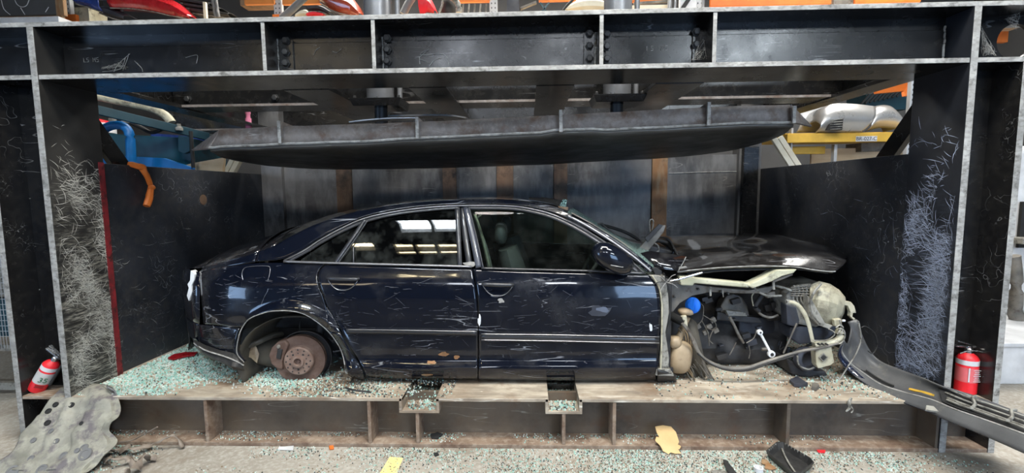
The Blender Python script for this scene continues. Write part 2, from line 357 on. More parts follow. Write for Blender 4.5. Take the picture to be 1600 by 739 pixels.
# far right cell of the web carries a round hole
cx, cz, rr = at(1582, 66, YW).x, at(1582, 66, YW).z, .105
w2 = MB(); x0, x1, z0, z1 = XR1+.16, XZ, ZL1, ZT0; n = 32; ci = []; sq = []
for k in range(n):
    a = 2*math.pi*k/n; c, s = math.cos(a), math.sin(a); ci.append((cx+rr*c, cz+rr*s))
    t = min([abs(v) for v in ((x1-cx)/c if c > 1e-6 else 9, (x0-cx)/c if c < -1e-6 else 9, (z1-cz)/s if s > 1e-6 else 9, (z0-cz)/s if s < -1e-6 else 9)])
    sq.append((cx+t*c, cz+t*s))
w2.grid([[Vector((p[0], YW, p[1])) for p in ci+ci[:1]], [Vector((p[0], YW, p[1])) for p in sq+sq[:1]]])
w2.build('web_end', M['steel'], hb, solid=.024)
fl = MB(); fbox(fl, XA, XZ, YF, YB, ZT0, ZT1); fl.build('top_flange', ST, hb, bevel=.003)
fl = MB(); fbox(fl, XA, XZ, YF, YB, ZL0, ZL1); fl.build('bottom_flange', ST, hb, bevel=.003)
MB().box(XL1+.01, XR0-.01, YW-.03, YW-.012, ZL1, ZT0-.075).build('added_highlight_ledge', M['steel'], hb, bevel=.004)  # added plate whose top edge catches light as the web's highlight line
for px in (411, 583, 940, 1117):
    x = X_(px, 65); b = MB(); fbox(b, x-.012, x+.012, YF+.004, YW, ZL1, ZT0); b.build('stiffener', ST, hb, bevel=.002)
for a, b_ in ((420, 458), (592, 604), (912, 932), (946, 956), (1082, 1112)):
    MB().box(at(a, 80, YW-.04).x, at(b_, 80, YW-.04).x, YW-.042, YW-.028, ZL1+.005, ZT0-.06).build('splice_plate', M['steel'], hb, bevel=.002)
def bolt(x, y, z, r=.021, par=None, ax=(0, -1, 0)):
    return MB().lathe((x, y, z), ax, [(0, r*1.3), (.006, r*1.3), (.006, r), (.022, r), (.026, r*.8), (.027, 0)], 6).build('bolt', M['bolt'], par, smooth=20)
for px, ys in ((427, (64, 82, 100)), (447, (64, 82, 99)), (605, (60, 78, 96)), (921, (53, 72, 92)), (948, (54, 73, 92)), (1088, (50, 70))):
    for y in ys: p = at(px, y, YW-.045); bolt(p.x, YW-.042, p.z, par=hb)
# seam welds on the web
for px in (88, 434, 598, 930, 1104, 1477):
    p = at(px, 80, YW-.045); MB().tube([(p.x+random.uniform(-.003, .003), YW-(.047 if px not in (88, 1477) else .031), ZL1+.01+k*.02) for k in range(12)], .006, 6).build('weld_seam', M['edge'], hb)
# chalked letters scratched by hand on the web
def strokes(b, segs, px, py, Y, s, r=.0016):
    o = at(px, py, Y)
    for sg in segs: b.tube([(o.x+x*s, Y, o.z+z*s) for x, z in sg], r, 5, smooth=0)
L_ = [(0, 1), (0, 0), (.5, 0)]; S_ = [(.5, 1), (0, .9), (.05, .55), (.5, .45), (.5, .05), (0, 0)]; M_ = [(0, 0), (0, 1), (.3, .4), (.6, 1), (.6, 0)]
one = [(.1, 1), (.1, 0)]; five = [(.5, 1), (0, 1), (0, .55), (.45, .5), (.45, .05), (0, 0)]
def sh(g, d): return [(x+d, z) for x, z in g]
b = MB(); strokes(b, [L_, sh(S_, .75), sh(M_, 2.4), sh(S_, 3.3)], 131, 97, YW-.033, .026)
b.build('chalk_letters', M['edge'], hb)
b = MB(); strokes(b, [one, sh(five, 1.1), sh(one, 2.9), sh([(0, 0), (.5, 0), (.5, 1), (0, 1), (0, 0)], 3.6), sh(five, 4.5)], 1010, 79, YW-.033, .026)
b.build('chalk_letters', M['edge'], hb)
b = MB()
for pts in ([(290, 90), (305, 86), (309, 88), (307, 99)], [(490, 86), (494, 78), (500, 74)], [(520, 80), (526, 82), (534, 76)], [(655, 90), (671, 76), (656, 86), (694, 85), (702, 105)], [(655, 88), (656, 100)], [(656, 92), (670, 98)], [(671, 103), (680, 93), (690, 91)],
            [(160, 112), (188, 108), (196, 90)], [(178, 112), (185, 100), (203, 84)], [(210, 95), (221, 106), (223, 112)], [(192, 110), (199, 92), (201, 84)]):
    MB().tube([at(x, y, YW-.034) for x, y in pts], .0016, 5).build('scratch_drawing', M['edge'], hb)
# dusty cobwebs in the cells at the right end
rs = random.Random(3)
for (ax_, ay_), (bx_, by_), (cx2, cy2), n in (((1532, 38), (1532, 85), (1562, 88), 46), ((1532, 88), (1560, 88), (1540, 60), 40), ((1568, 30), (1598, 12), (1590, 50), 40), ((1500, 14), (1520, 12), (1521, 30), 18), ((1078, 94), (1112, 94), (1100, 55), 40), ((50, 92), (62, 104), (70, 108), 14), ((150, 108), (205, 108), (190, 95), 26)):
    b = MB()
    for _ in range(n):
        def rp(): 
            u, v = rs.random(), rs.random()
            if u+v > 1: u, v = 1-u, 1-v
            return at(ax_+(bx_-ax_)*u+(cx2-ax_)*v, ay_+(by_-ay_)*u+(cy2-ay_)*v, YW-.02-.1*rs.random())
        p, q_ = rp(), rp(); b.tube([p, p.lerp(q_, .5)+Vector((0, 0, -.004)), q_], .0006, 4, smooth=2)
    tag(b.build('cobweb', M['web_dust'], hb, weld=False), kind='stuff')
# columns : two flanges running in depth and a recessed web facing forwards
XOL, XOR = at(28, 560, YF).x, at(1556, 560, YF).x
for side, xi0, xi1, xo, wm in ((-1, XL0, XL1, XOL, 'web_left'), (1, XR0, XR1, XOR, 'web_right')):
    xa, xb = (xo, xi0) if side < 0 else (xi1, xo)
    col = MB().box(xa, xb, YW-.012, YW+.012, .0, ZL0).build('column', M['steel'], CF)
    b = MB(); fbox(b, xi0, xi1, YF-.006, YB, .0, ZT0); b.build('inner_flange', [M[wm], M['edge']], col, bevel=.004)
    # the strokes scored into the flange and, more sparsely, the side panel behind it
    rs = random.Random(11+side); b = MB(); xf = xi1 if side < 0 else xi0
    for k in range(6500 if side < 0 else 5600):
        z = ZD+(1.85 if side < 0 else 1.75)*rs.betavariate(1.4, 1.9); y = rs.uniform(YF+.01, YB-.01)
        if rs.random() < .02: y = rs.uniform(YB, YB+.8); 
        if rs.random() < max(0, z-1.25)*1.1: continue
        if rs.random() > .42+1.5*noise.noise(Vector((side*9, y*7, z*3.2)))+.5*noise.noise(Vector((side*5, y*19, z*11))): continue
        L = rs.uniform(.02, .11)*(2.2 if rs.random() < .12 else 1); a = rs.gauss(.25*(1 if side > 0 else -1), .5) if rs.random() < .7 else rs.uniform(-1.57, 1.57); w = rs.uniform(.0005, .0013)*(2.2 if rs.random() < .08 else 1); w *= (.5 if y > YB else 1); cu = rs.gauss(0, .35)
        pts = []
        for i in range(5):
            t = i/4; pts.append((y, z)); y += L/4*math.cos(a+cu*t*2); z += L/4*math.sin(a+cu*t*2)
        if min(q[0] for q in pts) < YF or (pts[0][0] < YB) != (pts[-1][0] < YB): continue
        e = .0012*(1 if side < 0 else -1); up = (-math.sin(a)*w, math.cos(a)*w)
        b.grid([[Vector((xf+e, q[0]+up[0]*(1-abs(i-2)/2.5), q[1]+up[1]*(1-abs(i-2)/2.5))) for i, q in enumerate(pts)], [Vector((xf+e, q[0]-up[0]*(1-abs(i-2)/2.5), q[1]-up[1]*(1-abs(i-2)/2.5))) for i, q in enumerate(pts)]])
    tag(b.build('scratches', M['scr_left' if side < 0 else 'scr_right'], col, weld=False), kind='stuff')
    b = MB(); fbox(b, min(xo, xo+side*.04), max(xo, xo+side*.04), YF-.003, YB, .0, ZL0); b.build('outer_flange', ST, col, bevel=.004)
    b = MB(); b.tube([((xa+xb)/2-.03, YW-.014, z) for z in (2.3, 1.8, 1.2, .8)], .004, 6); b.build('weld_seam', M['steel'], col)
    # side panel behind the column
    xs0, xs1 = (XL0, XL0+.025) if side < 0 else (XR1-.025, XR1)
    sp = MB().box(xs0, xs1, YB, YR, ZD-.02, 1.885).build('side_panel', M['steel_side'], CF, bevel=.003)
    bx = xs1 if side < 0 else xs0
    b = MB(); b.tube([(bx+random.uniform(-.002, .002), YB-.01+random.uniform(-.002, .002), ZD+.05+k*.05) for k in range(31)], .009, 6); b.build('corner_weld', M['steel'], sp)
    if side < 0:
        b = MB(); b.box(XL1, XL1+.004, YB-.045, YB-.002, ZD, 1.89); b.build('red_painted_line', M['redpaint'], sp)
    # slanting brace and side header
    xm = (xs0+xs1)/2
    xd = xm+side*.07; pa, pb = (atx(128, 176, xd), atx(200, 276, xd)) if side < 0 else (atx(1438, 172, xd), atx(1374, 262, xd))
    MB().bar(pa, pb, .045, .13, (0, 0, 1)).build('diagonal_brace', M['steel'], CF, bevel=.003)
    sh_ = MB().box(xm-.012, xm+.012, YB, YR, ZL1, ZT0).build('side_header', M['steel'], CF)
    xx = (xs0, xs0+.19) if side < 0 else (xs1-.19, xs1)
    MB().box(xx[0], xx[1], YB, YR, ZL0, ZL1).build('bottom_flange', M['steel'], sh_, bevel=.003)
    MB().box(xx[0], xx[1], YB, YR, ZT0, ZT1).build('top_flange', M['steel'], sh_)
    # rear posts
    xr = (-3.04, -2.80) if side < 0 else (2.34, 2.58)
    rp = MB().box(xr[0], xr[1], YR-.06, YR+.12, .0, ZT0).build('rear_post', M['steel_back'], CF, bevel=.004)
b = MB()
for pts, r_ in (([(18, 347), (28, 347), (33, 350)], .004), ([(28, 349), (27, 370), (24, 386), (27, 402)], .004), ([(33, 349), (32, 372), (27, 396), (23, 404)], .003), ([(38, 350), (36, 384), (26, 410)], .002), ([(8, 312), (26, 313)], .003), ([(40, 311), (48, 310)], .002), ([(8, 345), (15, 375), (24, 393)], .003), ([(62, 452), (55, 458)], .003), ([(40, 462), (60, 470)], .002)):
    b.tube([at(x, y, YW-.014) for x, y in pts], [r_*.6]+[r_]*(len(pts)-2)+[r_*.3], 5)
tag(b.build('gouge_marks', M['scr_left'], CF), kind='stuff')
# cross beams inside the roof
for y, x0, x1 in ((3.98, -3.03, 2.58), (5.36, -4.1, 2.9)):
    cb = MB().box(x0, x1, y-.012, y+.012, ZL1, ZT0).build('cross_beam', M['steel'], CF)
    b = MB(); fbox(b, x0, x1, y-.13, y+.13, ZL0+.008, ZL1); b.build('bottom_flange', [M['steel'], M['platen']], cb, bevel=.002)
    MB().box(x0, x1, y-.13, y+.13, ZT0, ZT1).build('top_flange', M['steel'], cb)
    for px in ((270, 392) if y > 5 else (296, 432)):
        for k in range(2): bolt(X_(px, 160, y), y-.013, 2.47+.1*k, .025, cb)
for px, hw_ in ((478, .16), (668, .13), (868, .13), (1062, .16)):
    x = X_(px, 140, YB)
    lb = MB().box(x-.012, x+.012, YB, 5.3, ZL1, ZT0).build('long_beam', M['steel'], CF)
    MB().box(x-hw_, x+hw_, YB, 5.3, ZL0-.004, ZL1-.004).build('bottom_flange', M['steel'], lb, bevel=.002)
# back panel with vertical flats
bp = MB().box(-2.82, 2.36, YR+.0, YR+.02, ZD-.1, 2.05).build('back_panel', M['steel_back'], CF)
for px, w, mt in ((537, 24, 'rustflat'), (702, 21, 'rustflat'), (789, 26, 'rustflat'), (876, 21, 'rustflat'), (1031, 24, 'rustorange'), (426, 24, 'rustflat')):
    x0, x1 = at(px-w/2, 280, YR-.03).x, at(px+w/2, 280, YR-.03).x
    MB().box(x0, x1, YR-.03, YR, ZD, 2.1).build('vertical_flat', M[mt], bp, bevel=.003)
MB().box(at(1160, 280, YR-.1).x, at(1183, 280, YR-.1).x, YR-.12, YR, ZD, 2.12).build('rear_stanchion', M['steel'], CF, bevel=.003)
b = MB(); b.tube([at(1045, 271, YR-.004), at(1100, 269, YR-.004), at(1160, 268, YR-.004)], .006, 6); b.build('weld_seam', M['edge'], bp)
# small rusty patch on the left side panel, welded patch
# base: deck plates, slots, front beam
NX = [(at(628, 627, YF).x, at(681, 627, YF).x), (at(857, 627, YF).x, at(905, 627, YF).x)]
dk = MB()
segs = [(-3.36, NX[0][0]), (NX[0][1], NX[1][0]), (NX[1][1], XOR)]
deck = None
for a, b_ in segs:
    d = MB().box(a, b_, YF, YR, ZD-.022, ZD).build('deck_plate', M['deck'], CF, bevel=.003)
for a, b_ in NX:
    d = MB().box(a-.02, a, YF, YR, ZD-.085, ZD-.002).box(b_, b_+.02, YF, YR, ZD-.085, ZD-.002).box(a-.02, b_+.02, YF, YR, ZD-.1, ZD-.082)
    d.build('slot_channel', M['deck'], CF, bevel=.002)
bb = MB().box(-3.36, XOR, YW-.04, YW-.016, .026, ZD-.1).build('base_beam', M['basesteel'], CF)
MB().box(-3.36, XOR, YW-.04, YW-.016, ZD-.1, ZD-.022).build('upper_web', M['basesteel'], bb)
MB().box(-3.36, XOR, YF, YW+.12, 0, .026).build('bottom_flange', M['baseflange'], bb, bevel=.003)
for px in (322, 577, 960, 1232, 1467):
    x = at(px, 665, YF).x; MB().box(x-.011, x+.011, YF+.004, YW-.04, .026, ZD-.022).build('stiffener', M['baseflange'] if px < 1000 else M['basesteel'], bb, bevel=.002)
for px in (652, 881):
    x = at(px, 665, YF).x; MB().box(x-.011, x+.011, YF+.004, YW-.04, .026, ZD-.1).build('stiffener', M['baseflange'], bb, bevel=.002)
MB().box(-3.36, XOR, 4.0, 4.03, 0, ZD-.1).box(-3.36, XOR, 5.2, 5.23, 0, ZD-.1).build('inner_base_beam', M['basesteel'], CF)
# hydraulic cylinders with their pads (fixed to the frame)
for i, x in enumerate((-1.15, .70)):
    c = empty('hydraulic_cylinder', (x, 3.7, 2.33), ['left grey hydraulic cylinder rising behind the black header beam', 'right grey hydraulic cylinder rising behind the black header beam'][i], 'hydraulic cylinder', 'hydraulic cylinders above the crusher')
    MB().lathe((x, 3.7, 2.365), (0, 0, 1), [(0, .105), (1.15, .105), (1.16, .12), (1.25, .12), (1.25, 0)], 28).build('barrel', M['greypipe'], c, smooth=40)
    MB().lathe((x, 3.7, 2.06), (0, 0, 1), [(0, .05), (.31, .05)], 20).build('piston_rod', M['bolt'], c, smooth=40)
    MB().prism([(x-.20, 3.55, 2.375), (x+.20, 3.55, 2.375), (x+.175, 3.57, 2.32), (x-.175, 3.57, 2.32)], (0, .28, 0)).build('mounting_pad', M['steel'], c, bevel=.003)
    bolt(x-.17, 3.6, 2.375, .012, c, (0, 0, 1)); bolt(x+.17, 3.6, 2.375, .012, c, (0, 0, 1))
    MB().lathe((x+.15, 3.72, 2.40), (0, 0, 1), [(0, .02), (.85, .02)], 10).build('oil_pipe', M['greypipe'], c, smooth=40)
# ------------------------------------------------------------------ the hanging crushing plate
PL = empty('crushing_plate', (-.4, 3.9, 2.0), 'weathered grey-brown steel crushing plate hanging over the car roof', 'crushing plate')
fb = arc(AT([(328, 232), (380, 229), (437, 226), (540, 223), (652, 217), (760, 212), (876, 207), (990, 202), (1107, 196), (1180, 193), (1240, 192)], 3.15), 46)
bk = arc(AT([(385, 251), (430, 257), (530, 262), (700, 259), (800, 256), (900, 251), (1030, 244), (1100, 238), (1150, 231), (1185, 222)], 4.9), 46)
for k, p in enumerate(fb): p.z += .006*noise.noise(Vector((k*.35, 0, 0))) + (.012 if 27 <= k <= 30 else 0)
rows = []
for j in range(13):
    t = j/12; row = []
    for k in range(46):
        p = fb[k].lerp(bk[k], t); u = k/45
        p.x += math.sin(t*math.pi)*(-.06 if u < .1 else .05 if u > .93 else 0)
        p.z += -.012*math.sin(t*math.pi)*(1-abs(2*u-1)**3) + .008*noise.noise(p*2.5)
        row.append(p)
    rows.append(row)
rows[0] = [Vector(p) for p in fb]
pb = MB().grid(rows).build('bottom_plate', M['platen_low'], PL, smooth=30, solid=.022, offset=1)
lip = MB().tube([p+Vector((0, -.004, .004)) for p in fb], .009, 6, smooth=0).build('worn_front_edge', M['edge'], pb)
ft = arc(AT([(345, 203), (437, 198), (652, 191), (876, 180), (1107, 168), (1200, 165), (1233, 164)], 3.17), 46)
for k, p in enumerate(ft): p.z += .005*noise.noise(Vector((k*.8, 3, 0)))
MB().grid([[p+Vector((0, .01, 0)) for p in fb], ft]).build('front_web', M['platen'], PL, smooth=30, solid=.018)
MB().grid([[p+Vector((0, 1.72, .0)) for p in fb][3:-3], [p+Vector((0, 1.72, 0)) for p in ft][3:-3]]).build('rear_web', M['platen'], PL, smooth=30, solid=.018)
for px, yt, yb in ((437, 189, 225), (652, 183, 217), (876, 172, 207), (1107, 160, 196), (1240, 166, 193)):
    p, q = at(px, yt, 3.13), at(px+(1 if px < 800 else 2), yb, 3.13)
    b = MB(); b.prism([(p.x-.009, 3.125, p.z), (q.x-.009, 3.125, q.z+.006), (q.x-.009, 4.85, q.z+.02), (p.x-.009, 4.85, p.z-.06), (p.x-.009, 3.3, p.z-.01)], (.018, 0, 0))
    b.build('cross_rib', M['platen'], PL, bevel=.002)
    MB().box(p.x-.011, p.x+.011, 3.112, 3.125, q.z, p.z).build('rib_end', M['edge'], PL, bevel=.002)
# bent rim at the two pointed ends
b = MB(); b.grid([[at(300, 235, 3.5), at(328, 232, 3.15)], [at(333, 226, 3.6), at(345, 203, 3.17)]]); b.build('end_web', M['platen'], PL, solid=.012)
b = MB(); b.grid([[at(1268, 198, 3.5), at(1240, 192, 3.15)], [at(1240, 176, 3.6), at(1235, 164, 3.17)]]); b.build('end_web', M['platen'], PL, solid=.012)
# things lying on the plate
t = tag(MB().grid([[p, p+Vector((0, .12, .004))] for p in arc(AT([(545, 190.5), (575, 187), (610, 184.5), (650, 184)], 3.4), 14)]).build('trim_strip', M['white'], solid=.008), 'curved pale trim strip lying on the crushing plate', 'trim strip')
t = tag(MB().grid([[p, p+Vector((0, .3, .03))] for p in arc(AT([(606, 181), (650, 180), (700, 180), (728, 184)], 3.7), 14)]).build('bent_sheet', M['greyplastic'], solid=.012), 'grey bent sheet lying on the crushing plate behind the pale strip', 'panel')
# ================================================================== THE WRECKED CAR
def paint(name, base=(.003, .0045, .010), dust=.22, scr=True):
    mt, nt, b, out = newmat(name)
    d = ramp(nt, nz(nt, 3.2, 7, rot=(.3, .2, .6), rough=.7), .50, .78)
    col = mix(nt, mth(nt, 'MULTIPLY', d, dust), base, (.10, .10, .10))
    if scr:
        s1 = scratch(nt, 2.2, 7, .010, (0, .05, .02), (.5, .6)); s2 = scratch(nt, 5, 5, .012, (0, 1.1, .3), (.58, .68))
        col = mix(nt, mth(nt, 'MULTIPLY', mth(nt, 'MAXIMUM', s1, s2), .6), col, (.42, .43, .46))
    nt.links.new(col, b.inputs['Base Color'])
    r = N(nt, 'ShaderNodeMapRange'); nt.links.new(d, r.inputs[0]); r.inputs[3].default_value = .16; r.inputs[4].default_value = .42
    nt.links.new(r.outputs[0], b.inputs['Roughness'])
    b.inputs['Coat Weight'].default_value = 1; b.inputs['Coat Roughness'].default_value = .05; b.inputs['Coat IOR'].default_value = 1.45; b.inputs['Specular IOR Level'].default_value = .2
    bp = N(nt, 'ShaderNodeBump'); bp.inputs['Strength'].default_value = .25; bp.inputs['Distance'].default_value = .02
    nt.links.new(nz(nt, 3.0, 2, rot=(.1, .5, .2), sc=(.5, 1, 1.4)), bp.inputs['Height'])
    nt.links.new(bp.outputs[0], b.inputs['Normal']); nt.links.new(bp.outputs[0], b.inputs['Coat Normal'])
    return mt
M['paint'] = paint('scratched_dark_blue_black_paint')
M['paint_dusty'] = paint('dusty_black_paint', (.008, .008, .010), .75)
M['trim'] = flat('brushed_window_trim', (.34, .34, .36), .28, .8)
M['frame'] = flat('dark_window_frame', (.030, .031, .036), .3, 0, coat=.5)
M['scr_car'] = flat('bare_scratch_in_paint', (.12, .125, .14), .45)
M['edge2'] = flat('grey_blue_scuff', (.12, .14, .19), .4)
M['framelight'] = flat('pillar_paint_highlight', (.075, .08, .10), .25, 0, coat=1)  # bluish highlight along the door post put into its paint colour
M['disc'] = surf('rusty_brake_disc', (.10, .055, .038), (.16, .105, .082), (.55, .75), 14, metal=.2, rust=(.10, .05, .035), rustmask=(.55, .7), world=False)
M['hub'] = surf('rusty_hub_face', (.17, .105, .08), (.25, .18, .145), (.55, .75), 20, metal=.2, world=False)
M['liner'] = surf('dirty_wheel_liner', (.045, .040, .032), (.09, .08, .062), (.6, .85), 4)
M['dirtymetal'] = surf('dirty_grey_metal', (.10, .095, .085), (.22, .20, .17), (.45, .7), 7, metal=.2, rust=(.07, .045, .03), rustmask=(.55, .7))
M['darkmetal'] = surf('grimy_dark_metal', (.018, .018, .020), (.05, .048, .048), (.45, .7), 7, metal=.2)
M['bluegrime'] = surf('bluish_dark_rail', (.022, .025, .036), (.045, .048, .06), (.4, .65), 6)
M['primer'] = surf('pale_green_primer', (.42, .42, .29), (.56, .54, .40), (.45, .65), 6, rust=(.20, .18, .13), rustmask=(.54, .68))
M['tan'] = surf('tan_plastic_tank', (.27, .195, .115), (.40, .31, .20), (.45, .65), 6, rust=(.20, .14, .09), rustmask=(.55, .7))
M['creamdirty'] = surf('dirty_cream_plastic', (.36, .33, .235), (.55, .52, .39), (.35, .6), 6, rust=(.16, .145, .11), rustmask=(.50, .64))
M['greyplast'] = surf('dirty_pale_grey_plastic', (.20, .195, .175), (.34, .33, .29), (.45, .65), 8, rust=(.07, .066, .055), rustmask=(.50, .62))
M['bluecap'] = flat('bright_blue_cap', (.01, .16, .75), .35)
M['seat'] = surf('dark_leather', (.07, .07, .07), (.12, .115, .11), (.45, .6), 3)
def glassmat(name, tint, alpha, rough=.02, cracked=False):
    mt = bpy.data.materials.new(name); mt.use_nodes = True; nt = mt.node_tree; nt.nodes.clear()
    o = nt.nodes.new('ShaderNodeOutputMaterial'); mx = nt.nodes.new('ShaderNodeMixShader'); tr = nt.nodes.new('ShaderNodeBsdfTransparent')
    p = nt.nodes.new('ShaderNodeBsdfPrincipled'); p.inputs['Base Color'].default_value = (*[c*.05 for c in tint], 1); p.inputs['Roughness'].default_value = rough; p.inputs['Specular IOR Level'].default_value = 1.0
    tr.inputs[0].default_value = (*tint, 1)
    n1 = ramp(nt, nz(nt, 7, 6, rot=(.3, .1, .9)), .45, .75)
    if cracked:
        v = N(nt, 'ShaderNodeTexVoronoi', feature='DISTANCE_TO_EDGE'); v.inputs['Scale'].default_value = 70; nt.links.new(coords(nt), v.inputs['Vector'])
        e = ramp(nt, v.outputs[0], .02, .12, (1, 1, 1, 1), (0, 0, 0, 1))
        nt.links.new(mix(nt, e, tuple(c*.25 for c in tint), (.5, .75, .7)), p.inputs['Base Color'])
        nt.links.new(mth(nt, 'ADD', mth(nt, 'MULTIPLY', e, .4), alpha), mx.inputs[0])
    else:
        nt.links.new(mix(nt, mth(nt, 'MULTIPLY', n1, .5), tuple(c*.02 for c in tint), (.12, .13, .12)), p.inputs['Base Color'])
        f = N(nt, 'ShaderNodeFresnel'); f.inputs[0].default_value = 1.6
        a = mth(nt, 'ADD', mth(nt, 'MULTIPLY', f.outputs[0], 1.4), mth(nt, 'ADD', mth(nt, 'MULTIPLY', n1, .10), alpha))
        cl = N(nt, 'ShaderNodeClamp'); nt.links.new(a, cl.inputs[0]); nt.links.new(cl.outputs[0], mx.inputs[0])
    nt.links.new(tr.outputs[0], mx.inputs[1]); nt.links.new(p.outputs[0], mx.inputs[2]); nt.links.new(mx.outputs[0], o.inputs[0]); return mt
M['glass'] = glassmat('greenish_window_glass', (.68, .80, .74), .03)
M['glassdark'] = glassmat('dark_privacy_glass', (.10, .11, .12), .45)
M['glasscrack'] = glassmat('shattered_green_glass', (.45, .62, .56), .35, .15, True)
# ---- body side surface: depth Y of the near side as a function of X and height above the deck
YN, YC = 3.03, 3.975
HUB = Vector((at(469, 562, 3.14).x, 3.14, at(469, 562, 3.14).z))
zt = [-.1, .00, .03, .075, .12, .135, .175, .20, .28, .37, .50, .62, .69, .735, .752, .80, .835, .87, 1.0, 1.15, 1.25, 1.5]
dt = [.16, .10, .05, .022, .006, .004, .034, .034, .024, .013, .002, .006, .016, .030, .040, .062, .075, .088, .146, .222, .29, .55]
_zz = np.linspace(-.1, 1.5, 1601); _dd = np.interp(_zz, zt, dt)
_kk = np.exp(-.5*(np.arange(-30, 31)/9.0)**2); _kk /= _kk.sum(); _pd = np.convolve(np.pad(_dd, 30, mode='edge'), _kk, 'valid')
def prof(z): return float(np.interp(z, _zz, _pd))
def ydep(X, Z):
    z = Z-ZD; y = YN+prof(z)
    if X < -1.85: y += .45*((-1.85-X)/.85)**2.6
    if X > .2: y += .018*((X-.2)/.7)**2
    r = math.hypot(X-HUB.x, Z-HUB.z)
    y -= .030*math.exp(-((r-.405)/.032)**2) * (1 if Z > HUB.z-.1 else 0)
    # knocks in the sheet metal
    y += .010*math.exp(-(((X+1.35)/.12)**2+((z-.52)/.1)**2)) + .006*math.exp(-(((X-.1)/.25)**2+((z-.45)/.14)**2)) + .02*math.exp(-(((X+1.95)/.12)**2+((z-.42)/.06)**2))
    return y
def ob(px, py, off=0):
    """point of the car's near side seen at a pixel"""
    v = ray(px, py)
    def g(Y): p = v*(Y/v.y); return Y-(ydep(p.x, p.z+CAMZ)-off)
    a, b, best = 2.7, None, (9, 3.1); Y = 2.8
    pg = g(Y)
    while Y < 4.2:
        Y2 = Y+.04; q = g(Y2)
        if abs(q) < best[0]: best = (abs(q), Y2)
        if pg < 0 <= q:
            lo, hi = Y, Y2
            for _ in range(22):
                mid = (lo+hi)/2
                if g(mid) < 0: lo = mid
                else: hi = mid
            best = (0, lo); break
        Y, pg = Y2, q
    p = v*(best[1]/v.y); p.z += CAMZ; return p
V2 = lambda pts: [Vector((p[0], p[1], 0)) for p in pts]
def coons(top, bot, left=None, right=None, nu=40, nv=24, sm=True, even=False):
    f = arc if even else cr
    T, B = f(V2(top), nu, sm), f(V2(bot), nu, sm)
    L = arc(V2(left or [top[0], bot[0]]), nv, True); R_ = arc(V2(right or [top[-1], bot[-1]]), nv, True)
    rows = []
    for j in range(nv):
        v = j/(nv-1); row = []
        for i in range(nu):
            u = i/(nu-1)
            row.append(T[i]*(1-v)+B[i]*v+L[j]*(1-u)+R_[j]*u-(T[0]*(1-v)*(1-u)+T[-1]*u*(1-v)+B[0]*v*(1-u)+B[-1]*u*v))
        rows.append(row)
    return rows
def onb(rows, off=0): return [[ob(p.x, p.y, off) for p in r] for r in rows]
def far(p): return Vector((p.x, 2*YC-p.y, p.z))
CAR = empty('wrecked_car', (-.1, YC, ZD), 'black sedan wreck with no front bumper or wheels standing in the crusher', 'car')
def panel(name, rows3, mat='paint', par=None, solid=.004, mirror=True, hole=None, smooth=28, farmat=None):
    o = MB().grid(rows3).build(name, M[mat], par or CAR, smooth=smooth, solid=solid, offset=0)
    if mirror: MB().grid([[far(p) for p in r] for r in rows3]).build(name, M[farmat or mat], CAR if par in (None, CAR) else par, smooth=smooth, solid=solid)
    return o
# rear quarter panel above the wheel arch
q = coons([(312, 425), (340, 419), (375, 414), (410, 411), (440, 411), (460, 411), (480, 411.5), (495, 412), (508, 412)],
          [(318, 506), (350, 509), (376, 511), (390, 498), (409, 490), (440, 485), (475, 491), (494, 502), (512, 517)],
          None, [(508, 412), (498, 422), (495.5, 436), (498, 448), (504, 463), (509, 478), (512, 490), (513, 503), (512, 517)], 60, 30)
rq = panel('rear_quarter_panel', onb(q))
q = coons([(512, 517), (522, 519), (533, 521)], [(541, 584), (555, 592), (571, 597)], [(512, 517), (526, 535), (535, 553), (541, 584)], [(533, 521), (547, 548), (563, 571), (571, 597)], 8, 16)
panel('rear_quarter_foot', onb(q), par=rq)
q = coons([(512, 517), (513, 503), (512, 490), (509, 478)], [(512, 517), (522, 519), (528, 520), (533, 521)], None, [(509, 478), (518, 490), (526, 504), (533, 521)], 8, 12)
panel('rear_quarter_wedge', onb(q), par=rq)
# rear bumper cover, torn at the bottom
q = coons([(312, 507), (335, 509), (358, 511), (374, 513)], [(312, 536), (332, 545), (354, 552), (380, 568)], [(312, 507), (309, 520), (312, 536)], [(374, 513), (369, 530), (368, 550), (380, 568)], 26, 16)
rb = onb(q); rbo = panel('rear_bumper_cover', rb)
# tail: boot end wrapped round the back, from the side's rear edge to the far side
def tailrows(zs, bulge):
    rows = []
    for z, xe in zs:
        row = []
        for k in range(25):
            a = -1+2*k/24
            yy = YC+a*.90; x = xe-.09*(1-a*a)-bulge
            ex = max(0, abs(a)-.5)/.5; x += .30*ex**3
            row.append(Vector((x, yy if abs(a) < .99 else yy, z)))
        rows.append(row)
    return rows
ZB = [(ZD+.735, -2.66), (ZD+.70, -2.70), (ZD+.66, -2.72), (ZD+.52, -2.72), (ZD+.42, -2.71), (ZD+.40, -2.76), (ZD+.30, -2.78), (ZD+.18, -2.76), (ZD+.10, -2.70)]
def rearedge(z):   # side's rear edge in 3D at height z
    X = -2.68
    return Vector((X, ydep(X, z), z))
rows = []
for z, xe in ZB:
    e = rearedge(z); row = []
    for k in range(29):
        a = k/28; yy = e.y+(far(e).y-e.y)*a
        row.append(Vector((e.x+(xe-e.x)*min(1, math.sin(math.pi*a)*1.8)-.03*math.sin(math.pi*a), yy, z)))
    rows.append(row)
tl = MB().grid(rows).build('tail_panel', M['paint_dusty'], CAR, smooth=35, solid=.006)
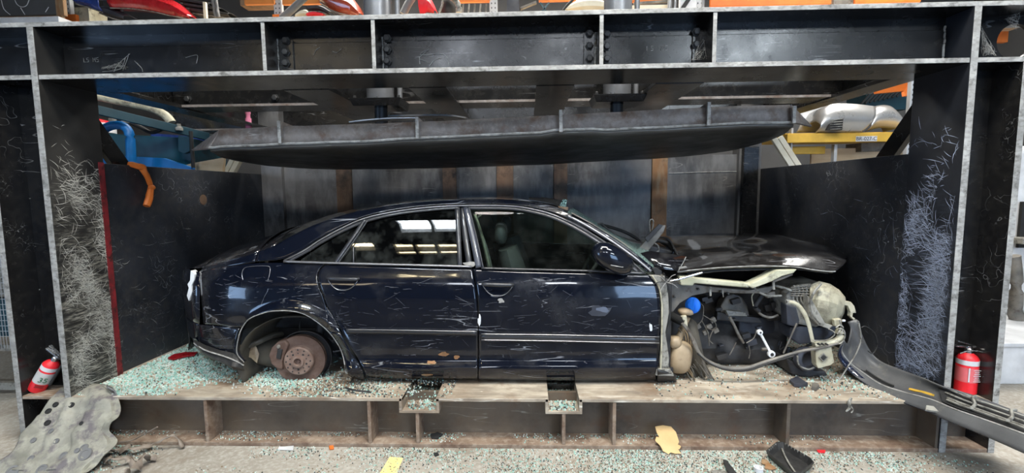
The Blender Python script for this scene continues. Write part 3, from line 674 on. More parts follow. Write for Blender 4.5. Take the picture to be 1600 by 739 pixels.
# strip of side between the rear edge and the quarter panel
for (ya, yb) in ((425, 506), (507, 536)):
    a = [ob(312, ya+(yb-ya)*k/10) for k in range(11)]
    rr = [[p.lerp(Vector((-2.68, ydep(-2.68, p.z), p.z)), t) for t in (0, .33, .66, 1)] for p in a]
    for r in rr:
        for i in (1, 2): r[i].y = ydep(r[i].x, r[i].z)
    panel('rear_corner', rr, par=rq)
# broken white tail lamp edge
b = MB(); b.prism(AT([(298, 423), (304, 429), (303, 438), (299, 446), (300, 456), (295, 470), (292, 462), (295, 450), (293, 444), (297, 438)], 3.175), (0, .05, 0)); b.build('broken_tail_lamp', M['white'], CAR)
# torn lower bumper edge
b = MB(); b.grid([[ob(x, y-5, .01) for x, y in ((302, 534), (320, 545), (345, 552), (366, 558), (380, 568))], [ob(x, y+2, .05) for x, y in ((301, 530), (318, 549), (342, 560), (363, 569), (382, 572))], [ob(x, y+9, .02) for x, y in ((304, 532), (322, 548), (346, 556), (366, 566), (383, 570))]])
b.build('torn_bumper_lip', M['blackplastic'], rbo, smooth=40, solid=.006, crumple=.012, cf=14)
b = MB(); b.tube([ob(x, y, .045) for x, y in ((303, 536), (320, 547), (345, 555), (364, 562), (381, 571))], .005, 6); b.build('torn_bumper_edge', M['edge'], rbo)
# wheel arch lip
lip = arc([ob(x, y, .004) for x, y in ((381, 566), (370, 551), (373, 526), (379, 511), (390, 498), (409, 490), (427, 486), (455, 486), (475.6, 491), (494, 502), (512, 517), (526, 535), (535, 553), (541, 583))], 60)
MB().grid([lip, [p+Vector((0, .035, 0)) for p in lip]]).build('arch_lip', M['paint'], rq, smooth=40, solid=.004)
MB().tube(lip, .0035, 6, smooth=0).build('worn_arch_edge', M['edge'], rq)
# doors
RD_L = [(510, 413.5), (499.6, 423), (497, 436), (499.5, 448), (505.5, 463), (511, 478), (518.6, 491), (528.6, 507), (537, 523), (550, 546), (563, 567), (573, 587)]
RD_R = [(738, 420), (742, 445), (745, 470), (746.5, 500), (746.5, 560), (746, 594)]
q = coons([(510, 413.5), (570, 415), (630, 417), (690, 418.5), (738, 420)], [(573, 587), (600, 589.5), (650, 592), (700, 593.5), (746, 594)], RD_L, RD_R, 56, 46, even=True)
rd = panel('rear_door', onb(q), mirror=True)
FD_L = [(739.6, 420), (743.6, 445), (746.6, 470), (748.1, 500), (748.1, 560), (747.6, 594.5)]
FD_R = [(1014, 430), (1023, 440), (1028, 452), (1031, 474), (1031.5, 500), (1031.5, 528), (1029.5, 560), (1027, 596)]
q = coons([(739.6, 420), (800, 423), (870, 425), (940, 427), (1014, 430)], [(747.6, 594.5), (820, 596), (890, 597), (960, 598), (1027, 596)], FD_L, FD_R, 60, 46, even=True)
fd = panel('front_door', onb(q), mirror=True)
# sill
q = coons([(573, 590), (650, 595), (747, 597), (890, 600), (1027, 599)], [(588, 600), (650, 604), (747, 607), (890, 611), (1036, 613)], None, None, 60, 8)
sl = panel('sill', onb(q), 'paint_dusty')
b = MB(); b.grid(onb(coons([(1027, 577), (1040, 580), (1056, 586)], [(1027, 612), (1040, 613), (1053, 611)], None, [(1056, 586), (1057, 598), (1053, 611)], 8, 10), .012)); b.build('sill_end_cap', M['blackplastic'], sl, smooth=40, solid=.01)
MB().box(-1.2, 1.0, YN+.10, 2*YC-YN-.10, ZD+.05, ZD+.10).build('floor_pan', M['darkmetal'], CAR)
# rub strips and bright lines
def strip(pts, hw, off, name, mat, par, solid=.006, n=40):
    pp = arc(V2(pts), n); 
    MB().grid([[ob(p.x, p.y-hw, off) for p in pp], [ob(p.x, p.y, off+.003) for p in pp], [ob(p.x, p.y+hw, off) for p in pp]]).build(name, M[mat], par, smooth=60, solid=solid, offset=0)
RUSTC = []
strip([(541, 517.5), (640, 519), (745, 521)], 3.4, .008, 'rub_strip', 'frame', rd)
strip([(543, 514.8), (640, 516.2), (745, 518)], .7, .013, 'bright_line', 'trim', rd)
strip([(752, 526.5), (860, 528), (950, 530), (1030, 532)], 4.6, .008, 'rub_strip', 'frame', fd)
strip([(752, 521.8), (860, 523), (950, 525), (1030, 526.5)], .7, .013, 'bright_line', 'trim', fd)
strip([(752, 531), (860, 532.5), (950, 534.5), (1030, 536)], .8, .013, 'bright_line', 'trim', fd)
# door handles: scooped cup + bar
for cx_, cy_, par in ((536, 441, rd), (778, 450, fd)):
    b = MB(); rows = []
    for j in range(7):
        t = j/6; row = []
        for k in range(17):
            u = -1+k/8; w = 25; x = cx_+u*w; y = cy_-7+t*(19*(1-abs(u)**2.6))
            row.append(ob(x, y, .005-.028*math.sin(math.pi*t)*(1-u*u)))
        rows.append(row)
    b.grid(rows); b.build('handle_cup', M['rubber'], par, smooth=50, solid=.002)
    MB().tube([ob(cx_-25+50*k/16, cy_-7+19*(1-abs(-1+k/8)**2.6)+.5, .006) for k in range(17)], .0022, 6, smooth=0).build('cup_edge_highlight', M['trim'], par, smooth=60)  # bright tube drawn as the lit lower edge of the cup
    b = MB(); b.tube([ob(cx_-25, cy_-6, .012), ob(cx_-20, cy_-5.5, .03), ob(cx_, cy_-4.5, .036), ob(cx_+20, cy_-4.5, .03), ob(cx_+25, cy_-5, .012)], [.006, .012, .014, .012, .006], 10, smooth=5, flat=.8)
    b.build('door_handle', M['frame'], par, smooth=50)
# fuel flap outline on the quarter
b = MB(); b.tube([ob(x, y, .001) for x, y in ((380, 437), (378, 428), (382, 419), (395, 416), (415, 415.5), (422, 418), (421, 430), (419, 437), (419, 452), (414, 462), (408, 476))], .0018, 5); b.build('fuel_flap_gap', M['trim'], rq)
# ---- greenhouse
RAIL = [(403, 394), (430, 383), (457, 368), (490, 352), (530, 338), (570, 328), (620, 319.5), (680, 314), (740, 312), (800, 313.5), (850, 320), (885, 332), (920, 349), (955, 370), (990, 394), (1022, 420)]
DLO = [(398, 409), (440, 405), (470, 392), (497, 374), (532, 355), (570, 338.5), (620, 327.5), (680, 320.5), (740, 318.5), (800, 319.5), (846, 327), (880, 338), (914, 355), (948, 376), (982, 400), (1012, 426)]
rows = onb(coons(RAIL, DLO, None, None, 90, 7))
panel('roof_side', rows)
q = coons([(318, 418), (345, 411), (375, 403), (403, 394)], [(312, 425), (340, 419), (370, 414.5), (398, 410)], None, None, 16, 5); panel('rear_shoulder', onb(q), par=rq)
q = coons([(398, 409), (410, 407.5), (440, 405)], [(398, 411), (420, 411), (440, 411)], None, None, 6, 3)
# trims around the window opening
def ribbon(name, pts, hw, off, mat, par, n=50, mirror=False, th=.004):
    pp = arc(V2(pts), n); up, dn = [], []
    for i, p in enumerate(pp):
        t = (pp[min(i+1, n-1)]-pp[max(i-1, 0)]).normalized(); nn = Vector((-t.y, t.x, 0))*hw
        up.append(ob(p.x-nn.x, p.y-nn.y, off)); dn.append(ob(p.x+nn.x, p.y+nn.y, off))
    mid = [(a+b_)/2+Vector((0, -.003, 0)) for a, b_ in zip(up, dn)]
    MB().grid([up, mid, dn]).build(name, M[mat], par, smooth=60, solid=th)
ribbon('upper_window_trim', [(444, 407), (474, 392), (500, 375), (533, 357), (570, 341), (620, 330), (680, 323), (740, 321), (800, 322), (845, 329.5), (878, 341), (912, 358), (946, 379), (980, 403), (1008, 428)], 1.0, .010, 'trim', CAR, 80)
ribbon('upper_window_frame', [(452, 407), (478, 393), (504, 377), (536, 360), (572, 345), (620, 333.5), (680, 326.5), (718, 324)], 2.6, .006, 'frame', rd, 60)
ribbon('upper_window_frame', [(728, 324), (800, 325.5), (843, 333), (875, 344), (908, 361), (941, 382), (974, 406), (998, 426)], 3.0, .006, 'frame', fd, 60)
ribbon('belt_trim', [(443, 408.5), (520, 411), (600, 413), (680, 415), (737, 416.5)], 1.6, .012, 'trim', rd, 40)
ribbon('belt_trim', [(752, 419), (850, 421.5), (930, 423.5), (1008, 427)], 1.6, .012, 'frame', fd, 40)
ribbon('window_divider', [(570, 343), (548, 376), (524, 410)], 2.6, .008, 'frame', rd)
ribbon('divider_edge', [(574, 345), (552, 378), (529, 410)], .7, .012, 'trim', rd)
ribbon('window_divider', [(552, 384), (552.5, 411)], 1.2, .008, 'frame', rd, 8)
ribbon('rear_frame_post', [(714, 324), (716, 370), (718.5, 416)], 3.2, .006, 'frame', rd, 20)
ribbon('frame_edge', [(717, 324), (719, 370), (721, 416)], .7, .010, 'trim', rd, 20)
ribbon('front_frame_post', [(728, 323), (738, 368), (748, 418)], 4.6, .006, 'framelight', fd, 20)
ribbon('frame_edge', [(733, 324), (744, 368), (755, 418)], .8, .010, 'trim', fd, 20)
ribbon('b_pillar', [(722, 322), (727, 368), (734, 418)], 4.5, -.012, 'frame', CAR, 20)
ribbon('mirror_quarter_cover', [(950, 392), (975, 408), (998, 424)], 3.5, .004, 'frame', fd, 20)
# glass
def glass(name, top, bot, par, mat, nu=24, nv=12):
    r = onb(coons(top, bot, None, None, nu, nv), -.008); return panel(name, r, mat, par, solid=0, mirror=True, farmat='glass')
glass('quarter_window', [(470, 406), (505, 382), (540, 360), (566, 347)], [(470, 407.5), (490, 409), (506, 409), (522, 409)], rd, 'glassdark')
glass('rear_window', [(529, 411), (552, 380), (575, 347), (620, 335), (668, 330), (712, 327)], [(530, 411.5), (560, 413), (600, 413.5), (640, 414.5), (680, 415.5), (717, 416)], rd, 'glassdark')
glass('front_window', [(734, 326), (780, 326), (830, 331), (868, 343), (905, 361), (938, 383), (968, 405), (990, 424)], [(756, 418), (790, 419.5), (820, 420.5), (850, 421), (880, 422), (910, 423), (945, 424), (990, 425)], fd, 'glass')
# ---- roof shell: rail, crown, far rail
nst = 70
N_ = [ob(p.x, p.y) for p in arc(V2(RAIL), nst)]
cz_ = sorted([(at(x, y, YC).x, at(x, y, YC).z) for x, y in ((322, 399), (338, 393), (378, 383), (403, 380), (432, 374), (460, 364), (487, 353), (527, 337), (568, 326), (640, 314), (700, 309), (780, 308.5), (830, 312), (870, 320), (905, 336), (940, 356), (975, 376), (1005, 390))])
def crown(X): return float(np.interp(X, [c[0] for c in cz_], [c[1] for c in cz_]))
def shell(i0, i1, n=17):
    rows = []
    for p in N_[i0:i1]:
        zc = max(crown(p.x), p.z+.012); row = []
        for k in range(n):
            a = -1+2*k/(n-1); row.append(Vector((p.x+(.10*(1-a*a) if p.x > .1 else -.05*(1-a*a) if p.x < -1.2 else 0), YC+a*(YC-p.y), p.z+(zc-p.z)*(1-abs(a)**2.4))))
        rows.append(row)
    return rows
def idx(X): return min(range(nst), key=lambda i: abs(N_[i].x-X))
iA, iB, iC = idx(-1.78), idx(-1.25), idx(.28)
MB().grid(shell(0, iA+1)).build('rear_deck', M['paint_dusty'], CAR, smooth=40, solid=.004)
g = shell(iA, iB+1); MB().grid(g).build('rear_glass', M['glassdark'], CAR, smooth=40)
MB().grid(shell(iB, iC+1)).build('roof', M['paint_dusty'], CAR, smooth=40, solid=.006)
g = shell(iC, nst)
MB().grid([[p+Vector((0, 0, -.05*max(0, math.sin(math.pi*i/max(1, len(g)-1)))*(1-abs(-1+k/8)**2)+.010*noise.noise(p*7))) for k, p in enumerate(r)] for i, r in enumerate(g)]).build('windscreen', M['glasscrack'], CAR, smooth=60)
# boot lid
# boot deck between near shoulders
sh0 = [ob(x, y) for x, y in ((318, 418), (345, 411), (375, 403), (403, 394))]
rows = []
for p in arc(sh0, 14):
    zc = max(crown(p.x), p.z+.01); rows.append([Vector((p.x-.10*(1-a*a), YC+a*(YC-p.y), p.z+(zc-p.z)*(1-abs(a)**2.2))) for a in [-1+2*k/18 for k in range(19)]])
MB().grid(rows).build('boot_lid', M['paint_dusty'], CAR, smooth=40, solid=.006)
e0 = rows[0]; tp = [Vector((-2.58+(-2.52+2.58)*0-.0+(-.0), 0, 0))]
last = []
for k in range(19):
    a = k/18; e = rearedge(ZD+.735); yy = e.y+(far(e).y-e.y)*a
    last.append(Vector((e.x+(-2.66-e.x)*min(1, math.sin(math.pi*a)*1.8)-.03*math.sin(math.pi*a), yy, ZD+.735)))
MB().grid([e0, [p.lerp(q_, .5)+Vector((-.01, 0, .004)) for p, q_ in zip(e0, last)], last]).build('boot_lid_edge', M['paint_dusty'], CAR, smooth=50, solid=.004)
MB().prism([at(586, 322, 3.9), at(588, 314, 3.9), at(591, 314, 3.9), at(600, 320, 3.9)], (0, .02, 0)).build('roof_antenna', M['rubber'], CAR, bevel=.002)
# sunroof edge and peeled windscreen top
b = MB(); b.grid([[at(x, y, Y) for x, y, Y in ((826, 309.5, 3.6), (850, 309, 3.6), (872, 312, 3.6), (884, 318, 3.6))], [at(x, y, Y) for x, y, Y in ((826, 312.5, 3.4), (850, 316, 3.35), (868, 320, 3.35), (882, 326, 3.4))]]); b.build('peeled_roof_edge', M['blackplastic'], CAR, solid=.006)
b = MB(); b.tube([at(810, 312.5, 3.4), at(835, 315, 3.4), at(856, 320, 3.4), at(872, 325, 3.4)], .004, 6); b.build('bent_seal', M['trim'], CAR)
b = MB(); b.prism([at(872, 322, 3.35), at(888, 324, 3.35), at(885, 334, 3.35), at(875, 331, 3.35)], (0, .03, 0)); b.build('torn_bracket', M['rustorange'], CAR)
b = MB(); b.prism([at(874, 322, 3.36), at(880, 311, 3.36), at(886, 312, 3.36), at(884, 325, 3.36)], (0, .01, 0)); b.build('glass_shard', M['glasscrack'], CAR)
# a-pillar outer skin (bright worn band)
ribbon('a_pillar_trim', [(886, 336), (920, 354), (955, 376), (990, 401), (1018, 424)], 2.0, .012, 'trim', CAR, 40)
b = MB(); b.grid([[at(x, y, 3.22) for x, y in ((893, 333), (925, 350), (960, 371), (995, 395), (1022, 418))], [at(x, y, 3.5) for x, y in ((899, 334), (930, 351), (962, 371), (992, 390), (1012, 402))]]); b.build('a_pillar', M['dirtymetal'], CAR, smooth=40, solid=.006)
# ---- mirror
mr = MB(); mc = ob(957, 404, .13)
mr.blob(mc, .150, .085, .082, 24, 16, sq=.85, rot=(0, math.radians(30), .15))
mo = mr.build('door_mirror', M['paint'], fd, smooth=60)
b = MB(); b.tube([mc+Vector((.05, .03, -.06)), ob(980, 424, .02)], [.03, .028], 12); b.build('mirror_foot', M['blackplastic'], mo, smooth=60)
b = MB(); b.tube([mc+Vector((-.085, -.045, .0)), mc+Vector((-.02, -.078, -.03)), mc+Vector((.055, -.07, -.045))], .004, 6); b.build('mirror_seam', M['edge'], mo)
# ---- interior
def seat(x, y, name='seat'):
    b = MB(); b.tube([(x+.0, y, ZD+.32), (x+.45, y, ZD+.36)], [.10, .09], 12, smooth=2, flat=2.3); s_ = b.build(name, M['seat'], CAR, smooth=60)
    b = MB(); b.tube([(x-.02, y, ZD+.34), (x-.10, y, ZD+.55), (x-.20, y, ZD+.90)], [.09, .10, .075], 12, smooth=4, flat=1)
    for v in b.v: v.y = y+(v.y-y)*2.4
    b.build('seat_back', M['seat'], s_, smooth=60)
    MB().blob((x-.25, y, ZD+1.01), .05, .12, .085, 14, 10, sq=.8).build('head_rest', M['seat'], s_, smooth=60)
seat(.05, 3.50, 'front_seat'); seat(.05, 4.42, 'front_seat'); seat(-.95, 3.50, 'rear_seat'); seat(-.95, 4.42, 'rear_seat')
b = MB(); b.box(.62, .95, YN+.18, 2*YC-YN-.18, ZD+.45, ZD+.80); b.build('dashboard', M['seat'], CAR, bevel=.05)
b = MB(); cst = Vector((.50, 3.50, ZD+.80)); n_ = Vector((-.85, 0, .5)).normalized(); a_ = Vector((0, 1, 0)); c_ = n_.cross(a_)
b.tube([cst+(a_*math.cos(k*math.pi/12)+c_*math.sin(k*math.pi/12))*.18 for k in range(25)], .014, 8, smooth=0); b.bar(cst-a_*.17, cst+a_*.17, .03, .02); b.build('steering_wheel', M['seat'], CAR, smooth=60)
b = MB(); b.tube([at(742, 335, 3.3), at(748, 352, 3.3), at(757, 385, 3.32), at(764, 417, 3.34)], .010, 6, flat=2); b.build('seat_belt', M['creamdirty'], CAR)
b = MB(); b.tube([at(752, 337, 3.3), at(746, 345, 3.3), at(760, 385, 3.32), at(768, 417, 3.34)], .006, 6, flat=2); b.build('belt_guide', M['greyplast'], CAR)
b = MB(); b.box(-1.7, -1.1, YN+.2, 2*YC-YN-.2, ZD+.72, ZD+.76); b.build('parcel_shelf', M['seat'], CAR)
MB().box(-2.4, -1.1, YN+.42, 2*YC-YN-.42, ZD+.28, ZD+.5).box(-2.35, .95, 3.52, 4.42, ZD+.02, ZD+.3).build('underbody', M['darkmetal'], CAR, bevel=.03)
# tiny boxes in yellow seen through the glass
# ---- rear wheel well and brake
rows = []
for j in range(9):
    t = j/8; row = []
    for k in range(33):
        a = math.pi*(-.12+1.24*k/32); r_ = .40-.03*t
        row.append(Vector((HUB.x+r_*math.cos(a)*1.03, 3.07+.5*t, HUB.z-.01+r_*math.sin(a)*.86)))
    rows.append(row)
wl = MB().grid(rows).build('wheel_liner', M['liner'], CAR, smooth=60, solid=.004, crumple=.012, cf=6)
MB().box(HUB.x-.42, HUB.x+.42, 3.56, 3.58, ZD+.05, HUB.z+.34).build('inner_wheelhouse', M['liner'], CAR, crumple=.01)
b = MB(); b.blob((HUB.x-.33, 3.34, ZD+.13), .20, .12, .10, 18, 12, .03, 2, .8); b.build('torn_liner_pocket', M['liner'], wl, smooth=50)
b = MB(); b.grid([[at(x, y, 3.22) for x, y in ((372, 540), (395, 530), (405, 552))], [at(x, y, 3.2) for x, y in ((368, 552), (392, 558), (402, 566))]]); b.build('torn_flap', M['tan'], wl, solid=.006, crumple=.01)
b = MB(); b.tube([at(372, 548, 3.2), at(400, 536, 3.2), at(425, 525, 3.3), at(440, 522, 3.4)], [.014, .02, .02, .02], 8); b.build('suspension_arm', M['liner'], CAR)
b = MB(); b.tube([(HUB.x+.05, 3.45, HUB.z+.30), (HUB.x+.03, 3.35, HUB.z+.02)], .03, 12); b.build('rear_damper', M['darkmetal'], CAR, smooth=50)
# disc seen turned slightly
hubroot = MB().lathe(HUB+Vector((0, .02, 0)), (.13, -1, .03), [(-.16, .05), (-.02, .05), (-.02, .09), (.0, .09)], 20).build('wheel_hub', M['darkmetal'], CAR, smooth=30)
ax = (.13, -1, .03)
MB().lathe(HUB, ax, [(-.045, .10), (-.045, .172), (-.028, .172), (-.028, .16), (-.018, .16), (-.018, .172), (0, .172), (.0, .106), (.0, .10)], 56).build('brake_disc', M['disc'], hubroot, smooth=30)
axv = Vector(ax).normalized(); aa = axv.cross(Vector((0, 0, 1))).normalized(); ab = axv.cross(aa)
hf = MB().lathe(HUB, ax, [(-.01, .106), (.030, .100), (.038, .092), (.038, .042), (.052, .040), (.054, .026), (.030, .024), (.030, .012), (.036, .010), (.036, 0)], 48).build('hub_face', M['hub'], hubroot, smooth=30)
for R_, n, rr_, ph in ((.082, 12, .0058, 0), (.058, 5, .0075, .3), (.058, 5, .0045, .93)):
    for k in range(n):
        a = ph+2*math.pi*k/n; c = HUB+axv*.0385+(aa*math.cos(a)+ab*math.sin(a))*R_
        MB().lathe(c, ax, [(0, rr_), (.0012, rr_*.9)], 10).build('bolt_hole', M['rubber'], hf)
MB().lathe(HUB+Vector((0, .10, 0)), ax, [(-.05, .13), (0, .185), (.05, .192), (.055, .186), (.0, .178)], 48).build('dust_shield', M['darkmetal'], hubroot, smooth=40)
b = MB(); b.prism([at(x, y, 3.12) for x, y in ((425, 543), (434, 534), (446, 531), (452, 538), (446, 553), (442, 565), (443, 577), (433, 575), (425, 568), (421, 555))], (0, .13, 0)); b.v = [v+Vector((0, -.012, 0)) for v in b.v]; cp = b.build('brake_caliper', M['disc'], hubroot, bevel=.01)
b = MB(); b.prism(AT([(433, 546), (441, 546), (438, 562), (431, 560)], 3.098), (0, .06, 0)); b.build('caliper_bridge', M['rubber'], cp, bevel=.005)
b = MB(); b.lathe(at(436, 541, 3.11), (.2, -1, 0), [(-.03, .014), (.01, .014), (.015, .008)], 12); b.build('caliper_piston', M['dirtymetal'], cp, smooth=40)
b = MB(); b.tube([at(470, 488, 3.3), at(468, 510, 3.32), at(474, 530, 3.3)], .006, 6); b.build('brake_hose', M['rubber'], CAR)

# rust chips where paint has gone and pale gouges in the side
def blotch(px, py, rx, ry, mat, par, name, seed=0, off=.0045):
    rg = random.Random(seed+int(px)); n = 11; c = ob(px, py, off); ring = []
    for k in range(n):
        a = 2*math.pi*k/n; q_ = rg.uniform(.6, 1.25); ring.append(ob(px+rx*q_*math.cos(a), py+ry*q_*math.sin(a), off))
    MB().add([c]+ring, [(0, k+1, (k+1) % n+1) for k in range(n)]).build(name, M[mat], par, solid=.001)
for a in ((692, 553, 9, 3.2), (675, 566, 9, 3), (714, 558, 4, 4), (668, 586, 9, 1.6)): blotch(*a, 'rustorange', rd, 'rust_chip')
blotch(735, 412, 13, 5, 'edge', rd, 'crumpled_patch'); blotch(749, 501, 2.2, 9, 'white', fd, 'paint_gouge'); blotch(1017, 512, 2.4, 8, 'white', fd, 'paint_gouge'); blotch(783, 470, 5, 4, 'edge', fd, 'paint_gouge')
blotch(938, 486, 17, 8, 'bluegrime', fd, 'paint_scuff'); blotch(943, 483, 10, 5, 'edge2', fd, 'paint_scuff', 3, .006)
def gouges(par, n, box, seed, wmax=.7):
    rg = random.Random(seed); b = MB()
    for _ in range(n):
        x = rg.uniform(box[0], box[2]); y = rg.uniform(box[1], box[3]); L = rg.uniform(3, 16)*(2.4 if rg.random() < .15 else 1); a = rg.gauss(0, .3) if rg.random() < .75 else rg.uniform(-1.5, 1.5); w = rg.uniform(.08, wmax*.36)
        P = [(x+L*t*math.cos(a)*.5, y+L*t*math.sin(a)*.5+rg.uniform(-.5, .5)) for t in (-1, -.4, .3, 1)]
        if not (box[0] < min(p[0] for p in P) and max(p[0] for p in P) < box[2]): continue
        ws = (.1, w, w*rg.uniform(.3, 1), .1)
        b.grid([[ob(p[0], p[1]-w_, .0035) for p, w_ in zip(P, ws)], [ob(p[0], p[1]+w_, .0035) for p, w_ in zip(P, ws)]])
    tag(b.build('paint_scratches', M['scr_car'], par, weld=False), kind='stuff')
gouges(rd, 70, (520, 425, 740, 585), 5); gouges(rd, 30, (690, 470, 742, 515), 6); gouges(fd, 95, (755, 430, 1020, 590), 7); gouges(fd, 40, (800, 470, 1020, 520), 8)
gouges(rq, 50, (325, 430, 490, 478), 9); gouges(rbo, 25, (316, 512, 370, 545), 10, 1.2); gouges(rq, 22, (492, 440, 512, 480), 11); gouges(rd, 30, (512, 470, 556, 560), 12)
# ================================================================== STRIPPED FRONT END OF THE CAR
def plate(name, pts, Y, d, mat, par=CAR, bevel=.003, crumple=0, cf=10, n=0):
    b = MB(); P = AT(pts, Y); b.prism(P, (0, d, 0)); return b.build(name, M[mat], par, bevel=bevel, crumple=crumple, cf=cf)
def wire(name, pts, Y, r, mat, par=CAR, flat=1, n=8):
    return MB().tube(AT(pts, Y), r, n, smooth=5, flat=flat).build(name, M[mat], par, smooth=60)
# bonnet
M['bonnet'] = paint('dust_filmed_bonnet_paint', (.012, .011, .011), .9)
near = AT([(1058, 425), (1085, 421.5), (1127, 418), (1170, 416), (1212, 415.5), (1244, 417), (1268, 421), (1293, 424), (1305, 424)], 3.14)
crease = AT([(1066, 413), (1100, 408), (1149, 403.5), (1185, 400), (1212, 398.5), (1255, 398), (1282, 400), (1302, 404), (1322, 409)], 3.30)
midc = AT([(1054, 393), (1092, 389), (1145, 384), (1180, 382), (1212, 382), (1255, 384), (1283, 389), (1303, 395), (1320, 404)], 3.62)
crwn = AT([(1040, 371), (1085, 368), (1138, 365.5), (1181, 365.7), (1223, 369), (1255, 374.6), (1280, 382), (1298, 388.5), (1314, 398)], 4.0)
farc = [Vector((p.x-.02, 4.78, p.z-.07)) for p in crwn]
rows = []
for c in zip(*[arc(k, 60) for k in (near, crease, midc, crwn, farc)]): rows.append(cr(c, 25))
for i, r in enumerate(rows):
    for k, p in enumerate(r):
        u, v = i/59, k/24
        p.z += .012*noise.noise(Vector((p.x*4, p.y*4, 1)))*min(1, v*6+.1) + (.018*math.exp(-(((u-.42)/.05)**2+((v-.28)/.06)**2)))
hd = MB().grid(rows).build('bonnet', M['bonnet'], CAR, smooth=40, solid=.012, offset=-1)
MB().tube([r[0]+Vector((0, -.003, 0)) for r in rows], .004, 6, smooth=0).build('bonnet_worn_edge', M['edge'], hd)
MB().grid([[r[2]+Vector((0, 0, -.045)) for r in rows[3:-4]], [r[12]+Vector((0, 0, -.05)) for r in rows[3:-4]], [r[22]+Vector((0, 0, -.045)) for r in rows[3:-4]]]).build('bonnet_inner_frame', M['darkmetal'], hd, smooth=40, solid=.01)
# torn wing remnant over the door hinge
b = MB(); b.grid([AT([(999, 396), (1016, 392), (1039, 396), (1072, 401)], 3.25), AT([(1012, 406), (1025, 405), (1045, 408), (1067, 411)], 3.2), AT([(1030, 420), (1040, 421), (1050, 422), (1060, 423)], 3.13)])
wr = b.build('wing_remnant', M['paint_dusty'], CAR, smooth=30, solid=.004)
wire('remnant_edge', [(1072, 401), (1067, 411), (1060, 423)], 3.12, .003, 'edge', wr)
plate('remnant_tab', [(1062, 417), (1072, 416), (1074, 418), (1061, 420)], 3.12, .01, 'edge', wr, 0)
plate('hinge_arm', [(985, 397), (1003, 404), (1024, 380), (1037, 363), (1041, 352), (1031, 353), (1014, 371), (998, 388)], 3.5, .03, 'dirtymetal', bevel=.004, crumple=.006)
wire('hinge_hook', [(1016, 362), (1015, 346), (1019, 343), (1021, 348), (1019, 358)], 3.5, .006, 'dirtymetal')
plate('hinge_strap', [(1008, 372), (1030, 350), (1037, 352), (1012, 378)], 3.46, .02, 'darkmetal')
wire('windscreen_rim', [(930, 350), (950, 354), (975, 362), (995, 373), (1003, 384)], 4.2, .014, 'rubber')
wire('cowl_seal', [(1016, 378), (1030, 376), (1044, 381), (1052, 392)], 3.9, .018, 'rubber')
wire('cowl_hook', [(1018, 379), (1027, 383), (1029, 391), (1024, 396)], 3.6, .008, 'greyplast')
plate('cowl_panel', [(955, 368), (1000, 380), (1052, 392), (1046, 412), (1010, 405)], 3.7, .25, 'darkmetal', bevel=.01, crumple=.01)
wire('wiper_arm', [(932, 352), (940, 349), (946, 355), (960, 366), (978, 380)], 3.6, .007, 'rubber')
# hinge pillar and wing apron
plate('hinge_pillar', [(1015, 430), (1040, 432), (1044, 455), (1046, 488), (1040, 520), (1046, 560), (1045, 584), (1030, 582), (1033, 530), (1034, 480), (1030, 452)], 3.07, .12, 'greyplast', bevel=.006, crumple=.005)
wire('door_seal', [(1018, 430), (1029, 448), (1034, 475), (1034, 520), (1033, 560), (1032, 580)], 3.055, .006, 'creamdirty')
wire('pillar_harness', [(1040, 440), (1047, 462), (1046, 500), (1040, 530), (1042, 570), (1046, 582)], 3.08, .008, 'rubber')
plate('pillar_foot', [(1026, 576), (1048, 577), (1048, 585), (1052, 583), (1053, 588), (1024, 587)], 3.05, .1, 'greyplast', crumple=.003)
plate('wing_apron', [(1040, 432), (1070, 441), (1110, 448), (1170, 454), (1215, 446), (1200, 458), (1160, 459), (1110, 456), (1082, 462), (1062, 474), (1050, 490), (1046, 500)], 3.2, .02, 'dirtymetal', bevel=.003, crumple=.006)
up = plate('upper_rail', [(1062, 432), (1084, 432), (1086, 434), (1166, 442), (1176, 444), (1170, 450), (1085, 443), (1083, 447), (1064, 446)], 3.13, .07, 'primer', bevel=.008, crumple=.002)
plate('upper_rail_tip', [(1168, 446), (1190, 436), (1215, 422), (1246, 421), (1240, 427), (1222, 432), (1205, 440), (1176, 451)], 3.12, .09, 'primer', up, bevel=.006, crumple=.003)
plate('rail_rib', [(1206, 438), (1222, 433), (1239, 427), (1239, 430), (1222, 437), (1208, 442)], 3.14, .05, 'dirtymetal', up)
wire('bonnet_strut', [(1040, 441), (1062, 436), (1097, 426)], 3.1, .008, 'chrome')
wire('torn_wire', [(1030, 449), (1042, 445), (1062, 441)], 3.08, .003, 'rubber')
for k in range(9):
    a = k*2.4; c = at(1041, 441, 3.06); MB().tube([c, c+Vector((math.cos(a)*.05, -.01, math.sin(a)*.04+.01)), c+Vector((math.cos(a)*.09, -.02+.01*(k % 3), math.sin(a)*.07))], .0025, 5).build('torn_wire', M['edge' if k % 2 else 'rubber'], CAR)
plate('hinge_bolt_plate', [(1018, 419), (1026, 418), (1034, 424), (1032, 431), (1024, 430)], 3.1, .04, 'rubber', crumple=.004)
for x, y in ((1053, 463), (1090, 451), (1125, 455), (1136, 458)): bolt(at(x, y, 3.19).x, 3.19, at(x, y, 3.19).z, .008, CAR)
wire('rail_clip', [(1110, 448), (1110, 462)], 3.17, .008, 'greyplast'); wire('rail_clip', [(1129, 452), (1130, 464)], 3.17, .004, 'greyplast')
